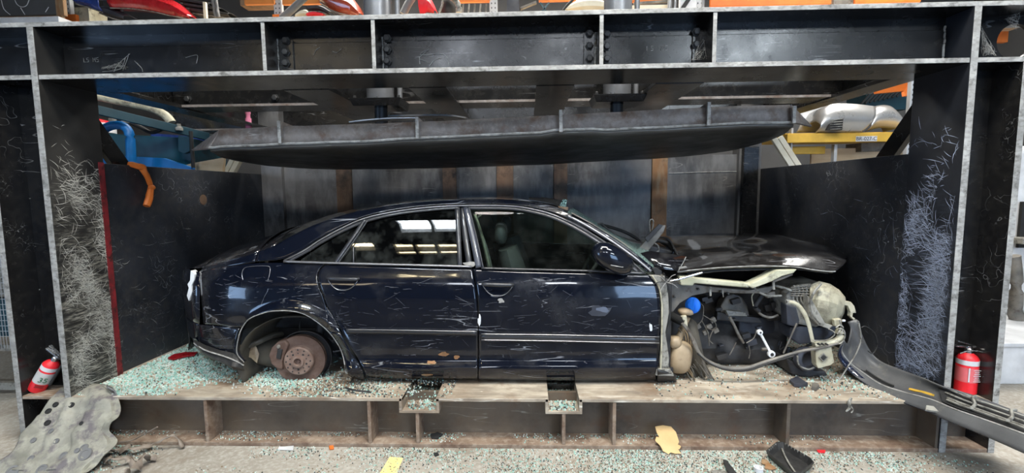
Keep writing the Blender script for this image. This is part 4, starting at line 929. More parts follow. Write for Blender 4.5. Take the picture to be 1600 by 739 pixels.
# inner wheel house and engine bay behind
rows = []
for j in range(16):
    t = j/15; row = []
    for k in range(30):
        u = k/29; p = at(1046+u*185, 450+t*118, 3.42+.16*math.sin(math.pi*u)*math.sin(math.pi*min(1, t*1.3)))
        p.y += .05*noise.noise(p*6); row.append(p)
    rows.append(row)
MB().grid(rows).build('inner_wheel_house', M['darkmetal'], CAR, smooth=30, solid=.006)
MB().box(1.0, 2.05, 3.66, 4.5, ZD+.05, ZD+.58).build('engine_block', M['darkmetal'], CAR, bevel=.03, crumple=.03, cf=5)
MB().box(.93, .99, YN+.12, 2*YC-YN-.12, ZD+.05, ZD+.72).build('firewall', M['darkmetal'], CAR, bevel=.01)
plate('strut_tower', [(1128, 478), (1136, 463), (1146, 459), (1158, 463), (1168, 478), (1172, 500), (1126, 500)], 3.40, .10, 'dirtymetal', bevel=.01, crumple=.012)
plate('tower_brace', [(1122, 488), (1185, 496), (1192, 504), (1120, 500)], 3.38, .06, 'darkmetal', bevel=.005, crumple=.01)
plate('tower_bracket', [(1135, 486), (1165, 488), (1168, 494), (1138, 494)], 3.34, .03, 'greyplast', bevel=.003, crumple=.008)
MB().bar(at(1150, 507, 3.52), at(1300, 505, 3.52), .09, .125).build('frame_rail', M['bluegrime'], CAR, bevel=.01, crumple=.008)
MB().bar(at(1080, 530, 3.6), at(1230, 548, 3.6), .09, .07).build('subframe', M['darkmetal'], CAR, bevel=.01, crumple=.01)
wire('control_arm', [(1140, 495), (1147, 508), (1155, 525), (1162, 536)], 3.3, [.012, .010, .012, .008], 'dirtymetal')
wire('brake_line', [(1177, 478), (1175, 462), (1184, 452), (1183, 446)], 3.25, .004, 'creamdirty')
wire('coolant_hose', [(1180, 482), (1190, 492), (1204, 496), (1216, 492)], 3.3, .009, 'dirtymetal')
wire('wiring_loom', [(1176, 446), (1186, 456), (1200, 462), (1221, 462)], 3.2, .008, 'greyplast')
wire('wiring_loom', [(1210, 446), (1222, 449), (1236, 454)], 3.2, .010, 'greyplast')
wire('coolant_hose', [(1192, 446), (1190, 462), (1180, 478), (1186, 486)], 3.3, .018, 'darkmetal')
wire('rail_tab', [(1208, 438), (1209, 452)], 3.15, .009, 'greyplast'); plate('rail_tab_foot', [(1198, 458), (1212, 456), (1213, 464), (1199, 466)], 3.2, .03, 'dirtymetal', crumple=.005)
MB().lathe(at(1208, 494, 3.4), (-1, -.3, .1), [(-.05, .03), (.04, .034), (.045, .026), (.08, .026)], 20).build('damper_end', M['darkmetal'], CAR, smooth=40)
# plug connectors hanging in the arch
for k, (x, y) in enumerate(((1108, 510), (1114, 500), (1102, 519), (1118, 516), (1090, 510))):
    b = MB(); b.obox(at(x, y, 3.28), (.018, .004, .008), (0, .014, 0), (-.007, 0, .014)); b.build('plug_connector', M['dirtymetal'], CAR, bevel=.003)
for pts in ([(1098, 492), (1108, 498), (1118, 505), (1117, 516), (1104, 512)], [(1115, 514), (1110, 525), (1109, 532), (1114, 537)], [(1094, 474), (1099, 480), (1097, 500), (1086, 510)], [(1062, 470), (1062, 462)],
            [(1170, 540), (1172, 550), (1170, 560)], [(1166, 536), (1178, 528), (1182, 515)], [(1140, 555), (1147, 542), (1150, 535)], [(1096, 500), (1106, 520), (1108, 540)]):
    wire('loose_wire', pts, 3.26, .0035, 'dirtymetal', n=6)
# washer bottle, hose, blue cap
wt = MB(); wt.blob(at(1062, 557, 3.2), .078, .08, .115, 24, 16, .012, 3, .72, rot=(0, .15, 0)); wt.blob(at(1054, 534, 3.18), .045, .05, .045, 18, 12, .006, 3, .8); wt.tube([at(1058, 536, 3.2), at(1066, 515, 3.22), at(1074, 495, 3.22)], [.03, .022, .022], 12)
wt = wt.build('washer_bottle', M['tan'], CAR, smooth=60)
b = MB(); b.lathe(at(1085, 477, 3.20), (-.75, -.62, .15), [(0, .048), (.014, .056), (.026, .056), (.032, .040), (.036, .022), (.05, .020), (.05, 0)], 26)
b.obox(at(1082, 475, 3.14), (.004, .004, 0), (.006, -.008, 0), (0, 0, .04)); b.build('washer_cap', M['bluecap'], wt, smooth=40)
b = MB(); b.blob(at(1072, 487, 3.2), .055, .04, .024, 14, 10, .004, 5, .8); b.build('filler_neck', M['tan'], wt, smooth=50)
b = MB(); a0, a1 = at(1043, 491, 3.16), at(1067, 503, 3.16); dd = (a1-a0)
b.lathe(a0, dd, [(dd.length*k/28, .030 if k % 2 else .021) for k in range(29)], 18); b.build('corrugated_hose', M['blackplastic'], CAR, smooth=20)
plate('hose_clip', [(1066, 496), (1073, 493), (1075, 510), (1069, 511)], 3.14, .04, 'creamdirty', crumple=.003)
b = MB(); b.grid([AT([(1076, 494), (1084, 500), (1090, 505)], 3.24), AT([(1078, 520), (1088, 522), (1094, 530)], 3.2), AT([(1080, 548), (1090, 548), (1098, 556)], 3.2), AT([(1076, 572), (1090, 575), (1104, 578)], 3.2), AT([(1080, 590), (1092, 596), (1103, 598)], 3.22)])
b.build('torn_arch_liner', M['liner'], CAR, smooth=40, solid=.006, crumple=.03, cf=9)
for k in range(12):
    x0 = 1064+k*3.2; wire('frayed_strip', [(x0, 568+random.uniform(-6, 4)), (x0+8, 580+random.uniform(-4, 4)), (x0+14+random.uniform(-4, 6), 594+random.uniform(-4, 5))], 3.16+random.uniform(-.02, .04), .0045, random.choice(['dirtymetal', 'tan', 'liner']), n=5)
wire('bracket_arm', [(1070, 505), (1078, 520), (1088, 540), (1096, 560), (1104, 580), (1112, 590)], 3.15, .010, 'dirtymetal')
for k in range(5): wire('small_pipe', [(1060+k*5, 512+k*2), (1066+k*4, 524), (1070+k*3, 540)], 3.2, .006, random.choice(['tan', 'dirtymetal']), n=6)
# harness sweeping forward
hn = wire('main_harness', [(1066, 505), (1078, 522), (1088, 545), (1102, 562), (1130, 574), (1165, 575), (1200, 564), (1250, 549), (1285, 543), (1310, 536)], 3.10, [.010, .011, .013, .014, .015, .014, .012, .010, .010, .008], 'dirtymetal')
wire('harness_wire', [(1090, 552), (1108, 567), (1135, 578), (1168, 579), (1200, 568), (1240, 556)], 3.09, .006, 'rubber', hn)
# suspension link
b = MB(); p, q_ = at(1187, 519, 3.14), at(1205, 553, 3.14); b.bar(p, q_, .016, .014, (0, 1, 0)); b.lathe(p, (0, -1, 0), [(-.012, .018), (.012, .018)], 16); b.lathe(q_, (0, -1, 0), [(-.012, .024), (.012, .024)], 18)
lk = b.build('suspension_link', M['white'], CAR, bevel=.003)
MB().lathe(q_+Vector((0, -.013, 0)), (0, -1, 0), [(0, .012), (.002, .011)], 12).build('link_eye', M['rubber'], lk); MB().lathe(p+Vector((0, -.013, 0)), (0, -1, 0), [(0, .007), (.002, .006)], 10).build('link_eye', M['rubber'], lk)
wire('link_stud', [(1188, 512), (1187, 520)], 3.2, .006, 'chrome'); wire('ball_joint', [(1190, 546), (1202, 545)], 3.2, .012, 'dirtymetal'); 
wire('stay_rod', [(1245, 505), (1236, 525), (1224, 552)], 3.2, .006, 'dirtymetal')
# headlight and its wrecked mountings
H = MB(); H.prism(AT([(1228, 472), (1230, 459), (1242, 448), (1262, 443), (1285, 441), (1292, 455), (1286, 480), (1292, 505), (1276, 512), (1250, 508), (1231, 497)], 3.22), (0, .25, 0))
hl = H.build('headlight', M['greyplast'], CAR, bevel=.014, crumple=.012, cf=8)
for k in range(7):
    x = 1240+k*6; wire('housing_rib', [(x, 446-k*.6), (x+3, 456), (x-1, 466), (x+4, 478)], 3.20, .005, 'greyplast', hl)
for k in range(5): wire('housing_rib', [(1236, 450+k*3), (1256, 447+k*4), (1276, 446+k*5)], 3.195, .004, 'dirtymetal', hl)
# lens : faceted cream cover
rows = []
for px0, px1, y0, y1, bul in ((1264, 1264, 452, 496, 0), (1268, 1268, 446, 500, .05), (1280, 1276, 441, 505, .085), (1296, 1290, 444, 509, .10), (1310, 1302, 453, 508, .085), (1319, 1312, 465, 500, .05), (1321, 1318, 474, 490, .0)):
    rows.append([at(px0*(1-t)+px1*t, y0*(1-t)+y1*t, 3.22-bul*math.sin(math.pi*(.08+.84*t))**.6) for t in [k/5 for k in range(6)]])
MB().grid(rows).build('lens_cover', M['creamdirty'], hl, smooth=14, solid=.012, crumple=.008, cf=7)
wire('lens_seam', [(1283, 443), (1272, 456), (1267, 470), (1270, 490), (1282, 506)], 3.12, .008, 'greyplast', hl)
plate('lens_bezel', [(1262, 462), (1270, 470), (1290, 506), (1302, 509), (1296, 514), (1278, 508), (1264, 494)], 3.14, .06, 'greyplast', hl, crumple=.006)
plate('ballast_box', [(1228, 476), (1244, 480), (1250, 500), (1247, 512), (1230, 508)], 3.2, .08, 'bluegrime', hl, bevel=.006, crumple=.004)
wire('mounting_strip', [(1233, 472), (1246, 476), (1257, 490), (1264, 508), (1270, 534)], 3.10, [.010, .013, .014, .013, .012], 'creamdirty', hl, flat=.5)
plate('strip_tab', [(1230, 469), (1244, 470), (1243, 474), (1231, 474)], 3.1, .02, 'greyplast', hl)
plate('lamp_lower_tray', [(1234, 512), (1300, 510), (1306, 522), (1290, 534), (1250, 538), (1236, 530)], 3.22, .15, 'bluegrime', bevel=.01, crumple=.014)
br = MB(); br.tube(AT([(1272, 540), (1285, 537), (1300, 535), (1310, 530), (1315, 520), (1308, 516)], 3.12), .022, 10, smooth=4); br = br.build('bumper_bracket', M['creamdirty'], CAR, smooth=50, crumple=.004)
for x in (1278, 1284, 1290): bolt(at(x, 537, 3.09).x, 3.09, at(x, 537, 3.09).z, .006, br)
mod = plate('sensor_module', [(1274, 545), (1299, 541), (1304, 566), (1298, 571), (1279, 576), (1276, 571)], 3.10, .06, 'creamdirty', bevel=.005)
c = at(1286, 558, 3.095); MB().lathe(c, (0, -1, 0), [(-.004, .030), (.006, .030), (.006, .022), (-.002, .020)], 4).build('module_recess', M['greyplast'], mod); MB().lathe(c+Vector((0, -.006, 0)), (0, -1, 0), [(0, .016), (.003, .012)], 20).build('module_hole', M['rubber'], mod)
MB().lathe(at(1256, 560, 3.24), (.2, -1, .1), [(0, .085), (.04, .085), (.05, .07), (.05, .055), (.02, .05)], 28).build('horn', M['bluegrime'], CAR, smooth=40, crumple=.006)
wire('horn_ring', [(1246, 556), (1248, 570), (1262, 577), (1272, 574)], 3.16, .006, 'greyplast')
plate('lower_crossmember', [(1228, 560), (1262, 578), (1290, 580), (1294, 588), (1260, 590), (1236, 586)], 3.22, .2, 'darkmetal', bevel=.01, crumple=.014)
plate('bracket_hook', [(1318, 470), (1330, 472), (1335, 478), (1338, 489), (1333, 489), (1332, 495), (1337, 498), (1334, 500), (1328, 494), (1329, 488), (1325, 478), (1317, 476)], 3.18, .03, 'creamdirty', bevel=.002)
for pts in ([(1310, 513), (1318, 516), (1320, 526), (1314, 536), (1302, 538)], [(1306, 512), (1312, 508), (1317, 512), (1314, 522)], [(1295, 514), (1304, 520), (1300, 527), (1288, 532), (1270, 532)], [(1312, 500), (1314, 512), (1308, 522)]): wire('loose_wire', pts, 3.10, .005, 'greyplast', n=6)
wire('lamp_pin', [(1316, 501), (1320, 501)], 3.1, .008, 'white'); plate('lamp_clip', [(1303, 500), (1315, 498), (1316, 508), (1305, 510)], 3.12, .03, 'creamdirty', crumple=.004)
for k in range(14):
    x, y = random.uniform(1180, 1290), random.uniform(520, 575); wire('loose_wire', [(x, y), (x+random.uniform(-20, 20), y+random.uniform(-12, 12)), (x+random.uniform(-30, 30), y+random.uniform(-15, 18))], random.uniform(3.3, 3.5), .005, random.choice(['darkmetal', 'dirtymetal', 'bluegrime']), n=5)
for k in range(16):
    x, y = random.uniform(1095, 1220), random.uniform(465, 560); b = MB(); s_ = random.uniform(.012, .04)
    b.obox(at(x, y, random.uniform(3.36, 3.42)), (s_, 0, s_*.3), (0, .02, 0), (-s_*.2, 0, s_*random.uniform(.3, .9))); b.build('engine_bay_fitting', M[random.choice(['darkmetal', 'darkmetal', 'darkmetal', 'darkmetal', 'bluegrime'])], CAR, bevel=.004, crumple=.005)
# ================================================================== THINGS LYING ABOUT
# ---- torn-off bumper cover hanging over the deck edge at the right
BC = empty('bumper_cover', (2.4, 2.9, ZD), 'long dark grey bumper cover with grille slats lying off the deck at right', 'bumper')
def curve(pts, n=70): return arc([at(x, y, Y) for x, y, Y in pts], n)
o0 = curve([(1313, 541, 3.24), (1309, 556, 3.24), (1319, 572, 3.22), (1341, 592, 3.14), (1369, 610, 3.02), (1404, 626, 2.88), (1446, 642, 2.74), (1485, 659, 2.6), (1530, 677, 2.47), (1600, 708, 2.28), (1660, 735, 2.16)])
o1 = curve([(1318, 532, 3.26), (1314, 548, 3.26), (1325, 565, 3.25), (1348, 583, 3.17), (1376, 601, 3.05), (1411, 613, 2.91), (1452, 624, 2.77), (1491, 640, 2.63), (1537, 656, 2.5), (1605, 681, 2.31), (1665, 705, 2.19)])
o2 = curve([(1325, 530, 3.29), (1325, 545, 3.29), (1335, 560, 3.28), (1356, 577, 3.2), (1384, 594, 3.08), (1418, 606, 2.94), (1458, 616, 2.8), (1498, 632, 2.66), (1543, 648, 2.53), (1608, 672, 2.35), (1668, 695, 2.23)])
o3 = curve([(1329, 515, 3.38), (1340, 540, 3.36), (1354, 562, 3.32), (1374, 577, 3.25), (1400, 590, 3.12), (1436, 601, 2.96), (1470, 610, 2.84), (1510, 626, 2.72), (1552, 640, 2.62), (1608, 660, 2.5), (1664, 680, 2.4)])
o4 = curve([(1324, 503, 3.40), (1341, 500, 3.38), (1347, 522, 3.36), (1359, 547, 3.33), (1376, 564, 3.27), (1404, 576, 3.14), (1439, 589, 2.96), (1471, 603, 2.81), (1513, 615, 2.74), (1600, 648, 2.62), (1660, 670, 2.54)])
for i in range(70): o2[i].z -= .03
rows = [cr(c, 17) for c in zip(o0, o1, o2, o3, o4)]
M['bumper'] = surf('scuffed_dark_grey_bumper', (.06, .062, .066), (.11, .11, .11), (.35, .55), 4, rust=(.20, .19, .16), rustmask=(.55, .72))
bsk = MB().grid(rows).build('cover_skin', M['bumper'], BC, smooth=45, solid=.008, offset=0)
M['bumperblue'] = paint('dark_blue_outer_skin', (.006, .010, .03), .3)
MB().grid([[p+Vector((0, -.006, -.002)) for p in o0], [p.lerp(q_, .5)+Vector((0, -.012, 0)) for p, q_ in zip(o0, o1)], [p+Vector((0, -.006, -.002)) for p in o1]]).build('outer_skin', M['bumperblue'], BC, smooth=60, solid=.003)
MB().tube([p+Vector((0, -.006, .004)) for p in o1], .005, 6, smooth=0).build('worn_rim', M['edge'], BC)
def lerp_rows(i, t): return rows[i][int(t*16)].lerp(rows[i][min(16, int(t*16)+1)], t*16-int(t*16))
for k, t in enumerate((.44, .53, .62, .71)):
    MB().tube([lerp_rows(i, t)+Vector((0, 0, .035)) for i in range(41, 70, 2)], .006, 6, smooth=2).build('grille_slat', M['greyplast'], BC, smooth=60)
for i in (48, 57, 66):
    MB().tube([lerp_rows(i+int(6*(t-.4)), t)+Vector((0, 0, .042)) for t in (.40, .5, .6, .7, .76)], .009, 6).build('grille_post', M['greyplast'], BC, smooth=60)
b = MB(); b.grid([[lerp_rows(i, t)+Vector((0, -.003, .012)) for i in range(40, 70)] for t in (.38, .78)]); b.build('grille_opening', M['rubber'], BC)
for t in (.34, .42, .50):
    MB().grid([[lerp_rows(i, t)+Vector((0, 0, .010)) for i in range(13, 25)], [lerp_rows(i, t+.035)+Vector((0, 0, .010)) for i in range(13, 25)]]).build('intake_slot', M['rubber'], BC, solid=.004)
b = MB(); b.grid([[lerp_rows(i, t)+Vector((0, -.004, .03)) for i in range(30, 38)] for t in (.34, .46)]); b.build('foam_pad', M['yellow'], BC, solid=.012, crumple=.006, cf=20)
b = MB(); b.grid([[at(x, y, 2.68)+Vector((0, 0, 0)) for x, y in ((1446, 641), (1468, 644), (1486, 642))], [at(x, y, 2.72) for x, y in ((1447, 634), (1468, 637), (1486, 638))]]); b.build('bumper_tab', M['greyplast'], BC, solid=.01)
wire('dangling_wire', [(1346, 512), (1352, 510), (1366, 520), (1371, 538), (1364, 552), (1356, 548)], 3.24, .004, 'rubber', BC, n=6)
wire('dangling_wire', [(1342, 505), (1345, 530), (1338, 552), (1324, 574), (1314, 590), (1306, 596), (1290, 593), (1284, 587)], 3.16, .005, 'greyplast', BC, n=6)
# ---- moulded undertray at the left
M['tray'] = surf('olive_dirty_tray', (.17, .165, .135), (.29, .28, .235), (.55, .8), 5, rust=(.13, .115, .12), rustmask=(.50, .62), fine=(14, .5, (.43, .42, .34)))
UT = empty('undertray', (-2.8, 2.7, 0), 'dirty olive-grey moulded car undertray leaning from the deck to the floor', 'undertray')
q = coons([(96, 606), (112, 602), (132, 600), (150, 600), (164, 601)], [(-60, 752), (-5, 757), (45, 760), (90, 757), (122, 752)], [(96, 606), (80, 624), (66, 645), (55, 660), (37, 680), (35, 690), (15, 715), (-60, 752)], [(164, 601), (181, 611), (184, 630), (185, 650), (176, 660), (170, 668), (168, 674), (179, 688), (172, 704), (150, 722), (136, 738), (122, 752)], 64, 60)
rows = []
for j, r in enumerate(q):
    t = j/59; row = []
    for i, p in enumerate(r):
        u = i/63; Y = float(np.interp(p.y, [600, 612, 625, 640, 660, 700, 739, 765], [3.0, 2.90, 2.825, 2.79, 2.73, 2.62, 2.50, 2.43])); w = at(p.x, p.y, Y)
        d = .012*math.cos(u*9)*math.sin(math.pi*t)+.016*max(0, min(.7, math.sin(u*22+t*3)))*(1 if .25 < t < .8 and u < .7 else 0)+.02*math.exp(-(((u-.3)/.05)**2+((t-.22)/.1)**2))+.022*math.exp(-(((u-.72)/.16)**4+((t-.12)/.09)**4))+.012*noise.noise(w*7)
        if u > .9: d += .02*math.sin(t*21)
        w += Vector((0, -1, .75)).normalized()*d; w.z = max(w.z, .012); row.append(w)
    rows.append(row)
MB().grid(rows).build('tray_shell', M['tray'], UT, smooth=40, solid=.006)
def on_tray(px, py):
    return min((p for r in rows for p in r), key=lambda p: (lambda v: (v.dot(RV)/v.dot(fw)*FPX+800-px)**2+(369.5-v.dot(UV)/v.dot(fw)*FPX-py)**2)(p-Vector((0, 0, CAMZ))))
for x, y, r_, s_ in ((88, 632, .011, 0), (112, 633, .011, 0), (76, 644, .012, 0), (76, 660, .012, 0), (52, 689, .011, 1), (87, 691, .011, 1), (134, 711, .024, 1), (132, 700, .016, 1), (120, 704, .010, 1), (101, 713, .016, 1), (81, 674, .010, 1), (48, 716, .012, 1), (20, 737, .025, 1), (66, 734, .02, 1), (128, 661, .008, 0)):
    c = on_tray(x, y); n_ = Vector((0, -1, 1)).normalized()
    MB().lathe(c+n_*.006, n_, [(-.006, r_*1.6), (.002, r_*1.5), (.002, r_), (-.001, r_*.95), (-.001, 0)], 20).build('mounting_hole', M['rubber'] if not s_ else M['greyplastic'], UT, smooth=30)
b = MB(); b.grid([[at(x, y, 2.86) for x, y in ((168, 606), (180, 612), (183, 630), (184, 648))], [at(x, y, 2.98) for x, y in ((166, 602), (174, 606), (176, 628), (176, 650))]]); b.build('tray_side_wall', M['greyplastic'], UT, smooth=40, solid=.006, crumple=.01)
# ---- twisted scrap strips beside it
M['scrapbrown'] = surf('brown_scrap_metal', (.17, .135, .105), (.28, .235, .19), (.5, .75), 9)
def scrap(name, lab, cat, pts, w, mat, Y=None, tw=.6, grp=None):
    P = arc([atz(x, y, z) for x, y, z in pts], 26); A, B, D_ = [], [], []
    for i, p in enumerate(P):
        t = (P[min(i+1, 25)]-P[max(i-1, 0)]).normalized(); s_ = t.cross(Vector((0, 0, 1))).normalized(); a = tw*math.sin(i*.55); v = s_*math.cos(a)+Vector((0, 0, 1))*math.sin(a)
        wv = w*(.7+.3*math.sin(i*.9)); A.append(p+v*wv/2); B.append(p-v*wv/2); D_.append(p+Vector((0, 0, .008)))
    for l_ in (A, B, D_):
        for p in l_: p.z = max(p.z, .004)
    return tag(MB().grid([A, D_, B]).build(name, M[mat], smooth=40, solid=.003, crumple=.004, cf=25), lab, cat, grp)
scrap('scrap_strip', 'brown bent strip lying flat between the undertray and the base', 'scrap strip', [(165, 706, .03), (190, 702, .03), (215, 700, .05), (238, 694, .03)], .07, 'scrapbrown')
scrap('scrap_strip', 'thin brown strip arched over the base flange edge', 'scrap strip', [(226, 700, .02), (245, 692, .05), (262, 684, .09), (272, 680, .10), (281, 690, .05), (286, 700, .01)], .035, 'scrapbrown', tw=.3)
scrap('scrap_strip', 'crumpled brown strip at the bottom edge beside the undertray', 'scrap strip', [(196, 742, .02), (205, 732, .05), (216, 722, .06), (230, 714, .05), (238, 716, .02)], .09, 'scrapbrown', tw=1)
scrap('scrap_strip', 'dirty bent strip tucked under the lower corner of the undertray', 'scrap strip', [(158, 716, .03), (178, 718, .06), (196, 716, .05), (206, 724, .02)], .05, 'scrapbrown', tw=.8)
tag(MB().tube([atz(178, 692, .04), atz(205, 688, .06), atz(226, 678, .12), atz(246, 667, .18)], .005, 6, smooth=4).build('thin_rod', M['scrapbrown'], smooth=60), 'thin dark wire leaning against the base web at left', 'wire')
# ---- fire extinguishers
def extinguisher(base, ax, L, r, lab, hose):
    e = empty('fire_extinguisher', base, lab, 'fire extinguisher', None); ax = Vector(ax).normalized(); base = Vector(base)
    b = MB().lathe(base, ax, [(0, 0), (0, r*.9), (.006, r), (L*.86, r), (L*.93, r*.8), (L, r*.38), (L*1.02, r*.38)], 32).build('cylinder', M['redbright'], e, smooth=35)
    MB().lathe(base, ax, [(L*.30, r*1.004), (L*.30, r*1.012), (L*.66, r*1.012), (L*.66, r*1.004)], 32).build('label_panel', M['labelgrey'] if hose == 0 else M['redlabel'], b, smooth=35)
    MB().lathe(base, ax, [(L*.72, r*1.004), (L*.72, r*1.012), (L*.84, r*1.012), (L*.84, r*1.004)], 32).build('white_band', M['white'], b, smooth=35)
    a = ax.cross(Vector((0, 1, 0))).normalized(); t = base+ax*L
    MB().lathe(t, ax, [(0, r*.4), (.025, r*.4), (.03, r*.3), (.045, r*.3)], 14).build('valve', M['chrome'], e, smooth=40)
    MB().bar(t+ax*.035-a*.02, t+ax*.045+a*.085, .02, .010).bar(t+ax*.05-a*.02, t+ax*.075+a*.075, .02, .006).build('handle', M['chrome'], e, bevel=.002)
    MB().tube([t+ax*.03-a*.015, t+ax*.035-a*.06, t-ax*.03-a*(r+.014), t-ax*.16-a*(r+.014)], .009, 8, smooth=4).build('hose', M['rubber'], e, smooth=60)
    return e, b, ax, a, r, base
M['labelgrey'] = flat('grey_label', (.60, .60, .58), .5); M['redlabel'] = flat('pale_red_label', (.80, .16, .17), .45); M['green'] = flat('green_print', (.03, .16, .07), .5)
pb_ = atz(57, 611, ZD); pt_ = at(87, 562, pb_.y+.02)
e, eb, ax, a, r, base = extinguisher((pb_.x, pb_.y, ZD+.012), (pt_-pb_), .235, .048, 'red fire extinguisher with grey label leaning against the left column', 0)
# printed marks on the left label : 35 and lines
def printed(txt, c, ux, uz, h, mat, par, name='printed_text', proud=.001):
    cu = bpy.data.curves.new(name, 'FONT'); cu.body = txt; cu.size = h; cu.align_x = 'CENTER'; cu.align_y = 'CENTER'; cu.extrude = .0006
    o = bpy.data.objects.new(name, cu); C.objects.link(o); ux = Vector(ux).normalized(); uz = Vector(uz).normalized(); n = ux.cross(uz)
    mt = Matrix((ux, uz, n)).transposed().to_4x4(); mt.translation = Vector(c)+n*proud-wloc(par); 
    dg = bpy.context.evaluated_depsgraph_get(); me = bpy.data.meshes.new_from_object(o.evaluated_get(dg)); bpy.data.objects.remove(o)
    me.transform(mt); me.materials.clear(); me.materials.append(mat); q_ = bpy.data.objects.new(name, me); C.objects.link(q_); q_.parent = par; return q_
nf = Vector((.72, -.69, 0)); nf = (nf-ax*nf.dot(ax)).normalized(); ux = nf.cross(ax)*-1; ux = ux if ux.x > 0 else -ux; fr = base+nf*(r*1.03)
printed('35', fr+ax*.105, ux, ax, .05, M['green'], eb)
for k, w in enumerate((.05, .045, .05)): MB().obox(fr+ax*(.064-k*.008), ux.normalized()*w/2, nf*.0006, ax*.0016).build('printed_line', M['redpaint'], eb)
pb_ = at(1504, 614, 3.0)
e, eb, ax, a, r, base = extinguisher((pb_.x, 2.985, ZD+.002), (0, 0, 1), .262, .056, 'red fire extinguisher standing inside the right column', 1)
fr = base+Vector((0, -1, 0))*(r*1.03)
for k in range(7): MB().obox(fr+ax*(.09+k*.012)+Vector((.012, 0, 0)), (.022-.004*(k % 3), 0, 0), (0, .0006, 0), (0, 0, .0016)).build('printed_line', M['white'], eb)
MB().obox(fr+ax*.13+Vector((-.03, .008, 0)), (.004, 0, 0), (0, .001, 0), (0, 0, .045)).build('printed_line', M['white'], eb)
tag(MB().tube([at(1500, 552, 2.95), at(1520, 548, 2.93), at(1541, 551, 2.92)], .004, 6).build('pull_wire', M['chrome'], e), None)
# ---- orange strap over the side panel
sx = XL1+.012
S1 = [atx(200, 256, sx-.05), atx(214, 259, sx+.0), atx(222, 262, sx+.006), atx(229, 275, sx+.01), atx(236, 290, sx+.01)]
st = empty('ratchet_strap', S1[2], 'orange strap with a knot hanging over the left side panel', 'strap')
b = MB().tube(S1, [.018, .024, .026, .022, .014], 8, smooth=4, flat=1); b.tube([S1[-1], atx(234, 305, sx+.01), atx(229, 322, sx+.01)], [.014, .026, .022], 8, smooth=4)
b.build('webbing', M['strap'] if 'strap' in M else M['orange'], st, smooth=40, crumple=.006, cf=20)
MB().blob(atx(237, 293, sx+.012), .02, .035, .022, 12, 8, .004, 6).build('knot', M['orange'], st, smooth=40)
# rust spot on the side panel
p = atx(318, 312, XL1-.018); MB().lathe((XL0+.0255, p.y, p.z), (1, 0, 0), [(0, .05), (.0015, .045)], 18).build('rust_spot', M['rustflat'], CF, crumple=.002)
# ---- small flat things on floor and deck
def chip(name, lab, cat, pts, z, th, mat, crumple=.0, par=None, lift=None):
    P = [atz(x, y, z) for x, y in pts]
    if lift:
        for p, l_ in zip(P, lift): p.z += l_
    return tag(MB().prism(P, (0, 0, th)).build(name, M[mat], par, crumple=crumple, cf=12, bevel=.001), lab, cat)
M['tape'] = surf('yellow_floor_tape', (.66, .55, .22), (.75, .64, .30), (.6, .8), 8, rust=(.45, .40, .25), rustmask=(.55, .7))
chip('tape_strip', 'pale yellow tape strip on the floor in front of the base', 'tape', [(609, 714), (630, 716), (617, 748), (590, 745)], .001, .003, 'tape')
chip('paper_scrap', 'small pale paper scrap on the floor below the brake disc', 'paper', [(436, 699), (459, 697), (458, 704), (434, 703)], .004, .004, 'white')
chip('yellow_chip', 'tiny orange chip on the floor by the paper scrap', 'chip', [(514, 698), (521, 697), (522, 702), (515, 703)], .004, .008, 'orange')
M['reddark'] = flat('dark_red_lens', (.28, .008, .012), .2)
chip('red_lens_piece', 'long red tail lamp lens piece lying in glass on the deck', 'lens piece', [(262, 561), (272, 555), (290, 552), (309, 552), (304, 556), (285, 559), (270, 563)], ZD+.012, .012, 'reddark')
chip('red_chip', 'small red chip on the floor under the right base flange', 'chip', [(1276, 704), (1290, 704), (1289, 708), (1279, 708)], .004, .006, 'redbright')
# cardboard piece
M['card'] = surf('ochre_board', (.50, .33, .14), (.60, .41, .19), (.6, .75), 4)
top = [(1024, 668), (1036, 666), (1049, 668), (1057, 676), (1060, 686)]; 
pts = [(1024, 668), (1036, 666), (1049, 668), (1057, 677), (1061, 690), (1059, 696), (1064, 698), (1062, 702), (1059, 702), (1064, 709), (1054, 709), (1048, 707), (1045, 710), (1036, 705), (1032, 697), (1024, 689), (1026, 684), (1031, 685), (1026, 676)]
P = []
for x, y in pts: P.append(at(x, y, float(np.interp(y, [666, 710], [2.93, 2.79]))))
tag(MB().prism(P, (0, .008, .004)).build('broken_board', M['card'], bevel=.001), 'ochre broken fibreboard piece leaning on the base flange', 'board')
# black tray
BT = empty('plastic_tray', atz(1232, 722, 0), 'black ribbed plastic tray lying on the floor near the base', 'tray')
Q = [atz(x, y, .0) for x, y in ((1196, 716), (1212, 702), (1222, 701), (1266, 727), (1272, 735), (1250, 752), (1238, 752))]
cen = sum(Q, Vector())/len(Q)
tp_ = [cen+(p-cen)*1.0+Vector((0, 0, .05)) for p in Q]; bt = [cen+(p-cen)*.84+Vector((0, 0, .004)) for p in Q]; ti = [cen+(p-cen)*.93+Vector((0, 0, .05)) for p in Q]; bi = [cen+(p-cen)*.80+Vector((0, 0, .012)) for p in Q]
b = MB(); b.grid([[q[i] for q in (bt, tp_, ti, bi)] for i in list(range(7))+[0]]); b.add(bi, [tuple(range(7))]); b.add(bt, [tuple(range(7))]); b.build('tray_shell', M['blackplastic'], BT, bevel=.002)
for k in range(7):
    t = .1+k*.12; p0 = ti[2].lerp(ti[3], t); MB().bar(p0+Vector((0, 0, -.035)), p0+Vector((0, 0, .002)), .006, .006, (0, 1, 0)).build('tray_rib', M['greyplast'], BT)
for k in range(5):
    t = .15+k*.17; p0 = ti[0].lerp(ti[1], t)+Vector((0, 0, .003)); MB().bar(p0, p0+Vector((0, 0, -.03)), .008, .004, (0, 1, 0)).build('tray_rib', M['greyplast'], BT)
